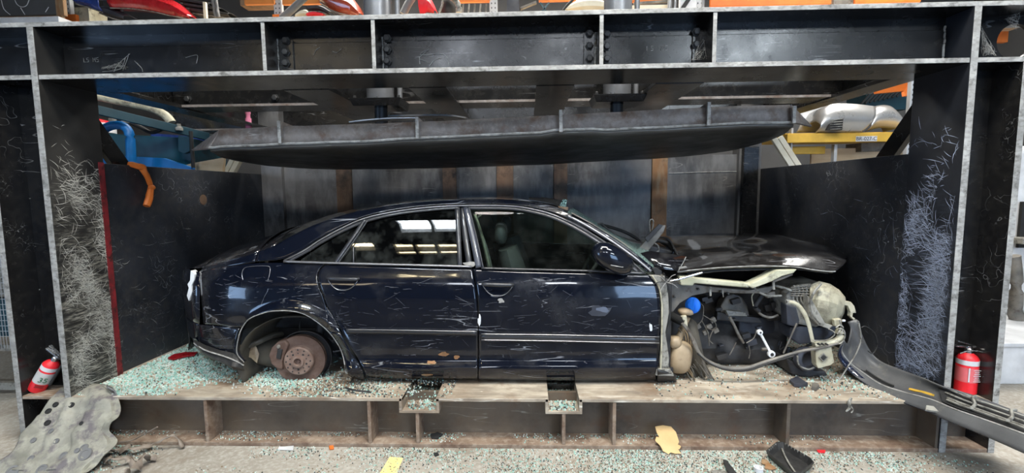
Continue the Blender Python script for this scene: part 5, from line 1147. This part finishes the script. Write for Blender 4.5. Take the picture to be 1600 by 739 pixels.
MB().tube([bi[1].lerp(bi[2], .6)+Vector((0, 0, .01)), cen+Vector((-.02, .0, .02)), bi[5].lerp(bi[6], .3)+Vector((0, 0, .01))], .005, 6).build('tray_web', M['greyplast'], BT)
c = atz(1185, 737, 0); CP = tag(MB().lathe(c, (0, 0, 1), [(0, .026), (.028, .026), (.028, .018), (.01, .017), (.01, 0)], 24).build('bottle_cap', M['white'], smooth=40), 'white plastic ring cap lying at the bottom edge beside the tray', 'cap')
chip('leaf_scrap', 'orange-brown torn scrap beside the black tray', 'scrap', [(1190, 718), (1198, 719), (1204, 726), (1214, 733), (1204, 735), (1195, 732), (1196, 727), (1190, 725)], .006, .006, 'rustorange', .004)
chip('black_shard', 'black pointed plastic shard on the floor left of the white cap', 'shard', [(1130, 720), (1136, 722), (1150, 741), (1140, 744), (1134, 733)], .01, .012, 'blackplastic', .004)
chip('black_piece', 'black triangular plastic piece on the deck under the headlight', 'shard', [(1233, 597), (1245, 592), (1262, 603), (1252, 606), (1240, 604)], ZD+.004, .02, 'bluegrime', .005)
chip('brown_nut', 'small brown cap on the deck right of the black triangle', 'cap', [(1268, 604), (1276, 603), (1280, 607), (1275, 611), (1268, 609)], ZD+.003, .025, 'dirtymetal')
chip('black_piece', 'small black torn piece on the base flange below the left slot', 'shard', [(672, 680), (684, 677), (692, 680), (684, 686), (674, 685)], .03, .01, 'rubber', .004)
chip('dark_stone', 'dark pebble on the floor in front of the middle stiffener', 'stone', [(677, 710), (684, 709), (686, 712), (680, 714)], .0, .012, 'rubber')
chip('steel_plate_scrap', 'grey metal scrap on the floor at the bottom edge left of the shard', 'scrap', [(1110, 737), (1130, 734), (1140, 742), (1120, 748)], .006, .006, 'greyplast', .004)
t = empty('cable_end', at(1328, 628, 2.83), 'frayed grey cable end hanging over the deck edge at right', 'cable')
MB().tube([at(1330, 622, 2.86), at(1326, 629, 2.84), at(1328, 636, 2.83), at(1322, 643, 2.83)], [.008, .010, .009, .004], 6).build('sheath', M['greyplast'], t); MB().tube([at(1327, 632, 2.835), at(1333, 640, 2.83), at(1330, 645, 2.83)], .004, 6).build('strand', M['greyplast'], t)
tag(MB().tube([atz(578, 612, ZD+.01), atz(556, 610, ZD+.03), atz(540, 606, ZD+.02)], .006, 6).build('black_rod', M['rubber']), 'short black rod lying on the deck under the rear door', 'rod')
# ---- broken glass: uncountable crumbs of tempered glass
M['crumb_a'] = flat('teal_glass_crumb', (.33, .58, .51), .22, spec=.8); M['crumb_b'] = flat('pale_glass_crumb', (.60, .68, .63), .22, spec=.8); M['crumb_c'] = flat('dark_debris_crumb', (.05, .06, .06), .4); M['crumb_d'] = flat('brown_grit', (.28, .21, .14), .8)
def crumbs(name, lab, n, pick, zf, size, seed, wts=(4, 4, 3, 1)):
    rg = random.Random(seed); b = MB()
    for _ in range(n):
        p = pick(rg)
        if p is None: continue
        x, y = p; s_ = size*rg.uniform(.5, 1.5); a = rg.uniform(0, 6.28); z = zf(x, y)
        c_, sn = math.cos(a)*s_, math.sin(a)*s_; h = s_*rg.uniform(.5, 1.3); tl_ = rg.uniform(-.4, .4)*s_
        b.add([(x+c_, y+sn, z), (x-sn*.8, y+c_*.8, z), (x-c_, y-sn, z), (x+sn*.8, y-c_*.8, z), (x+c_*.5, y+sn*.5, z+h+tl_), (x-sn*.6, y+c_*.6, z+h), (x-c_*.6, y-sn*.6, z+h-tl_), (x+sn*.5, y-c_*.5, z+h)],
              [(4, 5, 6, 7), (0, 1, 5, 4), (1, 2, 6, 5), (2, 3, 7, 6), (3, 0, 4, 7)], rg.choices((0, 1, 2, 3), wts)[0])
    return tag(b.build(name, [M['crumb_a'], M['crumb_b'], M['crumb_c'], M['crumb_d']], weld=False), lab, 'broken glass', kind='stuff')
def den(x, y, s=1.6, o=0): return noise.noise(Vector((x*s, y*s, o)))+.5*noise.noise(Vector((x*s*3, y*s*3, o+4)))
def pk_deck_left(rg):
    X = rg.uniform(-3.0, -1.2); Y = rg.uniform(2.87, 5.1)
    w = min(1, max(0, (-1.6-X)*.9+.35+.75*den(X, Y, 2.1)+(.5 if Y > 3.15 and X < -2.2 else 0)-max(0, 3.14-Y)*(1.5 if X < -2.45 else 2.6)))
    return (X, Y) if rg.random() < w**1.8 else None
def pk_deck_mid(rg):
    X = rg.uniform(-1.9, -.5); Y = rg.uniform(2.86, 3.25); w = .45+.7*den(X, Y, 2.5)
    return (X, Y) if rg.random() < w else None
def pk_deck_right(rg):
    X = rg.uniform(.85, 2.55); Y = rg.uniform(2.86, 4.3); w = .30+.6*den(X, Y, 2.2)+(.4 if X > 1.8 and Y > 3.0 else 0)
    return (X, Y) if rg.random() < w else None
def pk_floor(rg):
    X = rg.uniform(-3.0, 2.9); Y = rg.uniform(2.45, 2.845); w = .42+1.1*den(X, Y, 1.6, 3)-(.25 if X < -.3 and Y < 2.7 else 0)-(.35 if X > 1.9 and Y < 2.7 else 0)+(.3 if .3 < X < 1.6 else 0)
    return (X, Y) if rg.random() < w else None
def pk_ledge(rg):
    X = rg.uniform(-3.0, 2.5); Y = rg.uniform(2.87, 2.99); w = -.02+.8*den(X, Y, 2.0, 7)+(.25 if Y > 2.93 else 0)
    return (X, Y) if rg.random() < w else None
def pk_slot(rg):
    k = rg.choice((0, 1)); return rg.uniform(NX[k][0]+.01, NX[k][1]-.01), rg.uniform(2.86, 3.5)
crumbs('broken_glass', 'thick spill of teal glass crumbs on the deck behind and under the car tail', 36000, pk_deck_left, lambda x, y: ZD+.0005, .0060, 1, (7, 6, .5, .5))
crumbs('broken_glass', 'glass crumbs and dark grit on the deck around the brake disc', 8000, pk_deck_mid, lambda x, y: ZD+.0005, .0052, 2, (2, 3, 4, 2))
crumbs('broken_glass', 'scattered glass crumbs on the deck below the stripped front end', 9000, pk_deck_right, lambda x, y: ZD+.0005, .0052, 3, (4, 5, 4, 2))
crumbs('broken_glass', 'glass crumbs strewn along the floor in front of the base', 38000, pk_floor, lambda x, y: .0005, .0042, 4, (3.5, 5, 3.5, 4))
crumbs('broken_glass', 'glass crumbs collected on the bottom flange of the base', 7000, pk_ledge, lambda x, y: .0265, .004, 5, (4, 4, 4, 2))
crumbs('broken_glass', 'glass crumbs filling the two slots in the deck', 1500, pk_slot, lambda x, y: ZD-.0815, .006, 6, (4, 4, 3, 1))
# ================================================================== STORE BEHIND THE CRUSHER
def bx(name, px0, px1, py0, py1, Y, d, mat, par=None, lab=None, cat=None, grp=None, bevel=.004, crumple=0):
    a, b_ = at(px0, py1, Y), at(px1, py0, Y); x0, x1 = min(a.x, b_.x), max(a.x, b_.x)
    o = MB().box(x0, x1, Y, Y+d, min(a.z, b_.z), max(a.z, b_.z)).build(name, M[mat], par, bevel=bevel, crumple=crumple)
    return tag(o, lab, cat, grp)
def shelf_z(px, py, Y): return at(px, py, Y).z
# high pallet rack: a thing with posts, beams and a deck
RY = 6.6
RK = empty('pallet_rack', (0, RY, 0), 'tall orange and galvanised pallet rack running behind the crusher', 'rack')
def post(px, Y, w=.055, z0=0, z1=4.6, par=None):
    x = at(px, 15, Y).x; o = MB().box(x-w, x+w, Y, Y+.06, z0, z1).build('rack_post', M['rackpost'], par, bevel=.004)
    hb_ = MB()
    k = 0; z = 3.2
    while z < 4.5:
        for s_ in (-.45, .45): hb_.box(x+s_*w-.006, x+s_*w+.006, Y-.002, Y, z, z+.022)
        z += .06
    tag(hb_.build('slot_holes', M['rubber'], o), kind='stuff'); return o
for px in (104, 434, 771, 905, 1093): post(px, RY, par=RK)
ZS = at(800, 33, RY-.6).z       # deck level, just hidden by the header
MB().box(-6.8, 6.4, RY-.6, RY+1.2, ZS-.06, ZS-.02).build('shelf_deck', M['plywood'], RK, bevel=.003)
MB().box(-6.8, 6.4, RY-.02, RY+.04, ZS-.20, ZS-.06).build('lower_beam', M['orange'], RK, bevel=.004)
for a, b_, y0, y1, mt in ((382, 428, -4, 7, 'orangedim'), (441, 527, -4, 7, 'orangedim'), (690, 765, -6, 4, 'orange'), (842, 900, -6, 2, 'orange'), (978, 1045, -6, 3, 'orange'), (1110, 1300, -14, 10, 'orange'), (1336, 1440, -14, 5, 'orange')):
    bx('rack_beam', a, b_, y0, y1, RY-.03, .05, mt, RK)
for a in (110, 434):
    bx('beam_clip', a-8, a+8, 22, 34, RY-.05, .05, 'orange', RK)
# things on the shelf, left to right
def thing_box(name, lab, cat, px0, px1, py0, py1, Y, d, mat, **k): return bx(name, px0, px1, py0, py1, Y, d, mat, None, lab, cat, **k)
WP = empty('framed_windscreen', at(48, 29, 6.0), 'dark glass pane in a brown wooden frame at upper left', 'glass pane')
bx('glass_pane', -30, 88, -20, 25, 6.02, .02, 'halldark', WP)
for r_ in ((-30, 96, 24, 30), (88, 96, -20, 24)): bx('wooden_frame', *r_, 6.0, .05, 'rustorange', WP)
for pts in ([(22, -4), (26, 6), (34, 11), (42, 8), (46, -2)], [(2, 0), (6, 14), (16, 23)], [(32, 12), (39, 23)], [(76, 11), (71, 19)]): MB().tube(AT(pts, 6.01), .004, 5).build('swirl_mark', M['white'], WP)
tag(MB().box(at(-20, 38, 6.0).x, at(104, 38, 6.0).x, 5.9, 6.3, at(50, 38, 6).z-.1, at(50, 31, 6).z).build('white_ledge', M['white'], bevel=.004), 'long white board lying under the brown framed glass', 'board')
thing_box('cream_carton', 'cream carton standing between rack post and blue bumper', 'carton', 117, 138, 11, 40, RY+.1, .3, 'creamdirty')
def bumper(name, lab, pts0, pts1, Y, mat, cat='bumper', grp=None, dep=.18):
    a, b_ = arc(AT(pts0, Y), 24), arc(AT(pts1, Y), 24)
    rows = [[p+Vector((0, dep, .0)) for p in a], [p+Vector((0, .03, 0)) for p in a], [p.lerp(q_, .35)+Vector((0, -.05, 0)) for p, q_ in zip(a, b_)], [p.lerp(q_, .7)+Vector((0, -.045, 0)) for p, q_ in zip(a, b_)], [q_+Vector((0, .02, 0)) for q_ in b_], [q_+Vector((0, dep, .02)) for q_ in b_]]
    e = empty(name, b_[12], lab, cat, grp)
    MB().grid(rows).build('skin', M[mat], e, smooth=45, solid=.006)
    MB().tube([q_+Vector((0, .0, -.004)) for q_ in b_], .008, 6, smooth=0).build('lower_edge', M['greyplast'], e)
    return e
bumper('car_bumper', 'glossy blue car bumper on the upper left shelf', [(118, -8), (140, -8), (158, -8)], [(118, 6), (140, 12), (160, 19)], RY-.1, 'bluecar')
bumper('car_bumper', 'dull grey-blue bumper end sticking out beneath the blue bumper', [(158, 8), (180, 14), (200, 24)], [(155, 20), (175, 28), (195, 33)], RY-.05, 'bluegrime')
bumper('car_bumper', 'long glossy red car bumper on the upper left shelf', [(172, -10), (210, -10), (250, -6), (276, 4), (300, 26)], [(172, 12), (205, 13), (240, 18), (266, 24), (298, 30)], RY-.12, 'red')
for i, (x0, x1, y) in enumerate(((282, 330, 4), (290, 345, 12), (300, 360, 20))):
    bumper('black_bumper', ['top', 'middle', 'lowest'][i]+' of three black body panels stacked right of the red bumper', [(x0, y-8), ((x0+x1)/2, y-4), (x1, y)], [(x0, y), ((x0+x1)/2, y+4), (x1, y+8)], RY+.05, 'blackplastic', 'body panel', dep=.3)
tag(MB().box(at(317, 10, 6.5).x, at(321, 10, 6.5).x, 6.5, 6.54, ZS-.02, 4.3).build('wooden_batten', M['palewood']), 'thin upright pale batten in front of black panels', 'batten')
for px in (332, 337): tag(MB().tube([at(px, -5, 6.5), at(px+2, 10, 6.5), at(px+5, 27, 6.5)], .02, 8).build('grey_tube', M['greyplastic'], smooth=60), ('left' if px < 335 else 'right')+' of two slim grey tubes beside the pale batten', 'tube')
tag(MB().box(at(375, 0, 6.9).x, at(425, 0, 6.9).x, 6.9, 7.1, at(400, 8, 6.9).z, at(400, -10, 6.9).z).build('brown_sheet', M['rustflat']), 'dark brown panel high behind the rack by the orange beam', 'panel')
tag(MB().tube([at(440, 29, 6.3), at(455, 16, 6.3), at(472, 0, 6.3), at(480, -8, 6.3)], .045, 12).build('grey_pipe', M['greyplastic'], smooth=60), 'thick grey pipe slanting up beside a rack post', 'pipe')
bumper('crumpled_white_film', 'pale crumpled plastic piece left of the orange-red bumper', [(466, 22), (475, 14), (484, 20)], [(462, 28), (475, 26), (488, 28)], 6.3, 'cream', 'plastic piece')
bumper('red_trim', 'small bright red plastic trim under the orange-red bumper', [(482, 22), (492, 18), (506, 22)], [(480, 26), (492, 26), (506, 26)], 6.2, 'redbright', 'trim piece')
bumper('car_bumper', 'orange-red car bumper between rack post and left hydraulic cylinder', [(496, -10), (520, -10), (545, -6), (556, 4), (566, 22)], [(500, 4), (515, 14), (530, 20), (548, 24), (560, 26)], RY-.2, 'redorange')
bumper('black_bumper', 'dark grey panel piled in front of the orange-red bumper', [(480, 10), (500, 8), (518, 18)], [(482, 18), (500, 18), (516, 24)], 6.25, 'blackplastic', 'body panel')
for i, (x0, x1) in enumerate(((630, 646), (600, 560))):
    tag(MB().tube([at(x1, -6, 6.3), at((x0+x1)/2, 6, 6.3), at(x0, 22, 6.3)], .05 if i == 0 else .012, 10).build('grey_hose', M['greyplastic'], smooth=60), ['wide grey duct hose leaning right of the left hydraulic cylinder', 'thin pale rod leaning left of the left hydraulic cylinder'][i], 'hose' if i == 0 else 'rod')
bumper('red_fairing', 'bright red plastic panel behind the header right of the grey duct', [(653, -10), (664, -10), (672, -4), (681, 16)], [(656, 22), (663, 22), (668, 20), (678, 22)], 6.2, 'redbright', 'panel')
tag(MB().tube([at(688, -8, 6.2), at(692, 4, 6.2), at(686, 20, 6.2)], .014, 8).build('pale_cable', M['greyplast'], smooth=60), 'pale cable hanging right of the bright red panel', 'cable')
tag(MB().tube([at(694, -8, 6.2), at(708, -2, 6.2), at(716, 8, 6.2), at(717, 20, 6.2)], [.03, .035, .04, .04], 10).build('arched_seal', M['greyplast'], smooth=60), 'grey arched rubber seal standing left of the orange beam', 'seal')
tag(MB().blob(at(700, 12, 6.4), .10, .08, .16, 16, 10).build('black_wheel_arch', M['rubber'], smooth=60), 'black rounded plastic liner inside the grey arched seal', 'liner')
for k in range(5): tag(MB().bar(at(722+k*9, 31, 6.5), at(724+k*9, 6, 6.5), .02, .02).build('metal_bracket', M['greyplast'] if k % 2 else M['dirtymetal'], bevel=.003), ['leftmost', 'second', 'middle', 'fourth', 'rightmost'][k]+' small upright bracket of the row under the short orange beam', 'bracket', 'brackets in a row under the orange beam')
thing_box('blue_grey_box', 'pale blue-grey box with a black mark beside the rack post', 'box', 792, 811, -6, 22, 6.3, .3, 'bluebox' if 'bluebox' in M else 'bluegrime')
tag(MB().bar(at(813, 14, 6.4), at(838, 4, 6.4), .05, .03).build('grey_profile', M['dirtymetal'], bevel=.004), 'grey metal profile slanting right of the blue-grey box', 'profile')
bl = MB(); bl.bar(at(838, 30, 6.4), at(858, 4, 6.4), .02, .02); bl.bar(at(844, 4, 6.4), at(861, 30, 6.4), .02, .02); tag(bl.build('crossed_blue_bars', M['blue']), 'small crossed blue bars standing on the shelf', 'bars')
bumper('white_bonnet', 'white curved car panel left of the right hydraulic cylinder', [(884, 14), (894, 4), (912, -4), (930, -4), (944, 0)], [(886, 18), (896, 18), (912, 18), (930, 18), (944, 18)], 6.3, 'cream', 'body panel')
tag(MB().tube([at(880, 16, 6.3), at(888, 6, 6.3), at(900, -4, 6.3)], .015, 8).build('black_seal', M['rubber'], smooth=60), 'thin black seal along the white curved panel', 'seal')
tag(MB().box(at(985, 12, 6.4).x, at(1045, 12, 6.4).x, 6.4, 6.5, at(1000, 16, 6.4).z, at(1000, 8, 6.4).z).build('pale_plank', M['palewood'], bevel=.003), 'short pale plank on the shelf right of the right hydraulic cylinder', 'plank')
tag(MB().bar(at(990, 6, 6.5), at(1045, 2, 6.5), .04, .03).build('dark_moulding', M['dirtymetal'], bevel=.003), 'dark moulding lying above the short pale plank', 'moulding')
thing_box('striped_sheet', 'white and black striped panel left of the large orange beam', 'panel', 1062, 1088, -4, 16, 6.4, .05, 'white')
tag(MB().bar(at(1066, 14, 6.38), at(1078, -4, 6.38), .03, .05).build('black_bar', M['rubber']), 'black bar leaning on the white panel by the large orange beam', 'bar')
for i, px in enumerate((1046, 1054, 1098)): tag(MB().tube([at(px, 18, 6.3), at(px+1, -6, 6.3)], .02 if i else .03, 8).build('upright_tube', M['greypipe'], smooth=60), ['first', 'second', 'third'][i]+' grey upright tube from the left beside the white panel', 'tube')
thing_box('grey_ramp', 'dark grey plate between the two big orange beams at upper right', 'plate', 1302, 1334, -6, 8, RY, .1, 'dirtymetal')
# ---- opening above the left side panel
BTK = empty('blue_tank', at(220, 260, 5.0), 'blue steel tank seen above the left side panel', 'tank')
a0, a1 = at(120, 206, 4.9), at(300, 216, 5.0)
MB().prism([a0, a1, at(300, 300, 5.0), at(120, 300, 4.9)], (0, .6, 0)).build('tank_body', M['blue'], BTK, bevel=.01)
MB().prism([at(278, 212, 4.86), at(296, 213, 4.86), at(296, 236, 4.86), at(288, 240, 4.86), at(278, 236, 4.86)], (0, .05, 0)).build('lifting_lug', M['bluedark'], BTK, bevel=.004)
MB().prism([at(120, 240, 4.8), at(255, 247, 4.8), at(300, 262, 4.8), at(300, 310, 4.8), at(120, 310, 4.8)], (0, .05, 0)).build('lower_plate', M['bluepipe'], BTK, bevel=.004)
MB().tube([at(160, 204, 4.6), at(172, 197, 4.6), at(190, 196, 4.6), at(201, 206, 4.6), at(204, 226, 4.6), at(206, 275, 4.6)], .042, 16).build('elbow_pipe', M['bluepipe'], BTK, smooth=60)
tag(MB().bar(at(128, 166, 4.3), at(326, 214, 5.1), .05, .085).build('blue_beam', M['bluedark'], bevel=.004), 'long dull blue beam sloping above the blue tank', 'beam')
RC = empty('drum_fitting', at(155, 205, 5.2), 'white and red round fitting behind the blue elbow pipe', 'fitting')
MB().lathe(at(158, 208, 5.2), (0, 0, 1), [(0, .14), (.10, .14), (.11, .1)], 24).build('white_drum', M['white'], RC, smooth=40); MB().lathe(at(150, 190, 5.2), (.2, 0, 1), [(0, .15), (.03, .14), (.04, 0)], 24).build('red_lid', M['redbright'], RC, smooth=40)
tag(MB().tube([at(140, 150, 5.0), at(190, 160, 5.0), at(232, 168, 5.0), at(258, 180, 5.0), at(268, 192, 5.0)], [.03, .035, .04, .045, .045], 12).build('pale_hose', M['creamdirty'], smooth=60), 'pale thick hose curving below the side header at left', 'hose')
tag(MB().tube([at(205, 192, 4.8), at(222, 200, 4.8), at(236, 207, 4.8), at(250, 203, 4.8), at(258, 197, 4.8)], .02, 10).build('black_hose', M['rubber'], smooth=60), 'black hose sagging over the tank top', 'hose')
for i, (x, y) in enumerate(((176, 190), (196, 192), (215, 197), (280, 204))): tag(MB().lathe(at(x, y, 4.85), (0, 0, 1), [(0, .035), (.03, .035), (.04, .02), (.07, .02)], 12).build('pipe_fitting', M['greyplast'], smooth=40), ['left', 'second', 'third', 'rightmost'][i]+' of the grey pipe fittings along the tank top', 'fitting')
tag(MB().bar(at(238, 211, 5.2), at(326, 218, 5.2), .05, .04).build('light_blue_rail', M['bluecar'], bevel=.004), 'thin light blue rail behind the tank top', 'rail')
tag(MB().prism([at(300, 208, 5.7), at(345, 210, 5.7), Vector((at(345, 240, 5.7).x, 5.7, 0)), Vector((at(300, 240, 5.7).x, 5.7, 0))], (0, .04, 0)).build('white_sheet', M['white'], bevel=.003), 'white sheet standing between the tank and the crushing plate', 'sheet')
tag(MB().tube([at(298, 205, 4.8), at(300, 232, 4.8), at(302, 262, 4.8)], .018, 8).build('black_cable', M['rubber'], smooth=60), 'black vertical cable at the right end of the tank', 'cable')
tag(MB().prism([at(258, 266, 4.9), at(300, 255, 4.9), at(350, 246, 4.9), at(346, 285, 4.9), at(258, 285, 4.9)], (0, .04, 0)).build('plywood_sheet', M['plywood'], bevel=.003), 'plywood sheet edge showing above the left side panel', 'plywood')
for i in range(2): tag(MB().bar(at(352+i*9, 275, 5.2), at(368+i*9, 244, 5.2), .07, .05).build('pale_board', M['palewood'], bevel=.004), ['left', 'right'][i]+' of two pale boards under the left end of the crushing plate', 'board')
tag(MB().lathe((at(388, 190, 4.9).x, 4.9, at(388, 203, 4.9).z), (0, 0, 1), [(0, .03), (.12, .03), (.12, .022), (.16, .022), (.17, .028), (.2, .028)], 12).build('pink_tagged_fitting', [M['pink']], smooth=40), 'small fitting with pink tape left of the crushing plate', 'fitting')
# ---- opening above the right side panel
YB_ = 5.9
RS = empty('yellow_rack', (at(1310, 215, YB_).x, YB_, 0), 'yellow shelf rack with a paper label above the right side panel', 'rack')
a, c_ = at(1230, 222, YB_), at(1420, 208, YB_)
yb = MB().box(a.x, c_.x+.6, YB_, YB_+.06, at(1300, 222, YB_).z, at(1300, 208, YB_).z).build('shelf_beam', M['yellow'], RS, bevel=.004)
MB().box(a.x, c_.x+.6, YB_+.05, YB_+1.1, at(1300, 209, YB_).z-.02, at(1300, 208, YB_).z+.01).build('shelf_board', M['yellow'], RS)
MB().box(a.x+.05, at(1306, 230, YB_).x, YB_+.2, YB_+.26, at(1300, 238, YB_).z, at(1300, 226, YB_).z).build('second_beam', M['yellow'], RS, bevel=.004)
lp = MB().box(at(1337, 218, YB_).x, at(1370, 218, YB_).x, YB_-.004, YB_, at(1340, 221, YB_).z, at(1340, 213, YB_).z).build('paper_label', M['white'], yb)
printed('BR-027-C', ((at(1353.5, 217, YB_).x), YB_-.006, at(1353, 217, YB_).z), (1, 0, 0), (0, 0, 1), .062, M['rubber'], lp)
pr = MB().box(a.x+.6, c_.x+.6, YB_+.5, YB_+.53, at(1300, 252, YB_+.5).z-.2, at(1300, 232, YB_+.5).z).build('perforated_rail', M['plywood'], RS)
bx('rack_post', 1302, 1309, 225, 262, YB_+.1, .06, 'rackpost', RS); bx('rack_post', 1234, 1240, 200, 262, YB_+.1, .06, 'rackpost', RS)
px_ = at(1426, 180, 5.0).x
RP = empty('galvanised_post', (px_, 5.0, 0), 'pale perforated rack post right of the silver bumpers', 'rack post')
MB().box(px_-.035, px_+.04, 5.0, 5.05, 0, at(1426, 122, 5.0).z+.4).build('post_body', M['rackpost'], RP, bevel=.003)
b = MB()
for k in range(22):
    for s_ in (-.015, .018): b.box(px_+s_-.004, px_+s_+.004, 4.998, 5.0, 1.9+k*.05, 1.92+k*.05)
tag(b.build('slot_holes', M['rubber'], RP), kind='stuff')
tag(MB().prism([at(1368, 138, 5.3), at(1415, 128, 5.1), at(1421, 126, 5.05), at(1421, 150, 5.05), at(1414, 150, 5.05), at(1413, 142, 5.1), at(1370, 146, 5.3)], (0, .04, 0)).build('orange_bracket', M['orange'], bevel=.003), 'orange beam end joining the pale rack post', 'beam')
def shellpiece(name, lab, cat, pts_top, pts_bot, Y, mat, bul=.12):
    a, b_ = arc(AT(pts_top, Y), 22), arc(AT(pts_bot, Y), 22); rows = []
    for j in range(12):
        t = j/11; rows.append([p.lerp(q_, t)+Vector((0, -bul*math.sin(math.pi*min(1, t*.9+.05)), 0)) for p, q_ in zip(a, b_)])
    rows.insert(0, [p+Vector((0, .3, -.03)) for p in a]); e = empty(name, b_[11], lab, cat)
    MB().grid(rows).build('skin', M[mat], e, smooth=50, solid=.008); return e
s1 = shellpiece('silver_bumper', 'large silver bumper with a small black grille on the yellow shelf', 'bumper', [(1273, 190), (1280, 174), (1296, 164), (1330, 163), (1366, 167)], [(1272, 208), (1285, 208), (1305, 208), (1325, 208), (1343, 208)], 5.95, 'silver')
g0 = [at(x, y, 5.80) for x, y in ((1293, 203), (1298, 194), (1306, 188), (1318, 185), (1316, 203))]
gr = MB().prism(g0, (0, .05, 0)).build('side_grille', M['rubber'], s1)
for k in range(5): MB().bar(at(1297, 202-k*3.6, 5.79), at(1317, 201-k*3.8, 5.79), .006, .008).build('grille_bar', M['greyplast'], gr)
shellpiece('silver_bumper', 'smaller rounded silver bumper end right of the grilled silver bumper', 'bumper', [(1350, 192), (1358, 172), (1375, 165), (1395, 170), (1409, 198)], [(1350, 206), (1365, 201), (1380, 200), (1396, 202), (1409, 208)], 6.1, 'silver')
shellpiece('white_wing', 'white body panel behind the large silver bumper', 'body panel', [(1243, 176), (1262, 172), (1280, 168), (1300, 160)], [(1243, 207), (1262, 207), (1280, 207), (1300, 207)], 6.3, 'white')
thing_box('blue_crate', 'dark blue crate on the shelf behind the rounded silver bumper', 'crate', 1352, 1420, 146, 172, 6.7, .4, 'bluedark')
b = MB()
for k in range(9): b.bar(at(1345+k*7, 163-k*1.5, 6.6), at(1358+k*7, 148-k*1.5, 6.6), .02, .02)
tag(b.build('black_grille', M['rubber']), 'black slatted grille lying above the dark blue crate', 'grille')
for i in range(2): tag(MB().bar(at(1207+i*11, 214, 5.15), at(1238+i*11, 262, 5.15), .055, .04, (0, 1, 0)).build('pale_board', M['palewood'], bevel=.004), ['left', 'right'][i]+' of two slanting pale boards above the right side panel', 'board')
thing_box('engine_part', 'dark greasy machine part under the yellow shelf', 'machine part', 1345, 1400, 222, 236, 6.3, .3, 'dirtymetal', crumple=.02)
# ---- right edge: white cabinet and pale vehicle parts
WC = empty('white_cabinet', (at(1580, 560, 3.9).x, 3.9, 0), 'white low cabinet right of the crusher', 'cabinet')
x0 = at(1545, 560, 3.9).x; zt_ = at(1580, 541, 3.9).z
MB().box(x0, x0+1.2, 3.9, 4.9, 0, zt_).build('cabinet_body', M['white'], WC, bevel=.01); MB().box(x0-.01, x0+1.22, 3.88, 4.92, zt_, zt_+.03).build('cabinet_top', M['white'], WC, bevel=.006)
VP = empty('white_vehicle', (at(1590, 400, 5.2).x, 5.2, 0), 'white van body with dark pillar beyond the right column', 'van')
x0 = at(1583, 380, 5.2).x
MB().box(x0, x0+1.6, 5.2, 7.0, .25, 2.1).build('van_body', M['white'], VP, bevel=.08); MB().box(x0+.03, x0+.09, 5.17, 5.2, 1.0, 1.5).build('dark_pillar', M['rubber'], VP)
MB().box(x0-.05, x0+.4, 5.05, 5.2, 1.05, 1.12).build('bumper_strip', M['greyplast'], VP, bevel=.01)
b = MB().tube([at(1582, 400, 4.6), at(1588, 440, 4.6), at(1586, 490, 4.6), at(1594, 510, 4.6)], [.06, .05, .06, .04], 10).build('dirty_hose_bundle', M['dirtymetal'], smooth=50); tag(b, 'dirty hose bundle hanging above the white cabinet', 'hose')
# ---- left edge: wire cage with blue bins
WG = empty('wire_cage', (at(8, 480, 3.6).x, 3.6, 0), 'grey wire mesh cage left of the crusher', 'cage')
xa, xb = at(-60, 480, 3.6).x, at(24, 480, 3.6).x; za, zb_ = .0, at(10, 395, 3.6).z
fr = MB().box(xb-.02, xb, 3.6, 3.62, 0, zb_).box(xa, xb, 3.6, 3.62, at(10, 539, 3.6).z-.05, at(10, 539, 3.6).z).box(xa, xb, 3.6, 3.62, at(10, 602, 3.6).z-.04, at(10, 602, 3.6).z+.02).build('cage_frame', M['greyplast'], WG)
b = MB()
for k in range(26): z = .5+k*.045; b.box(xa, xb, 3.598, 3.601, z, z+.004)
for k in range(24): x = xb-.02*k*1.3; b.box(x-.0015, x+.0015, 3.597, 3.6, .4, zb_)
tag(b.build('wire_mesh', M['rackpost'], WG), kind='stuff')
tag(MB().box(xa, xb+.03, 3.75, 4.2, .45, .78).build('blue_bin', M['blue'], bevel=.01), 'blue bin low inside the wire cage', 'bin')
tag(MB().box(xa, xb-.02, 3.75, 4.2, 1.15, 1.6).build('blue_bin', M['bluedark'], bevel=.01), 'dull blue bin higher up behind the wire cage', 'bin')
tag(MB().box(xa, xb+.03, 3.72, 4.4, .80, 1.13).build('grey_sack', M['greyplast'], bevel=.03, crumple=.02), 'pale grey sack between the two blue bins', 'sack')
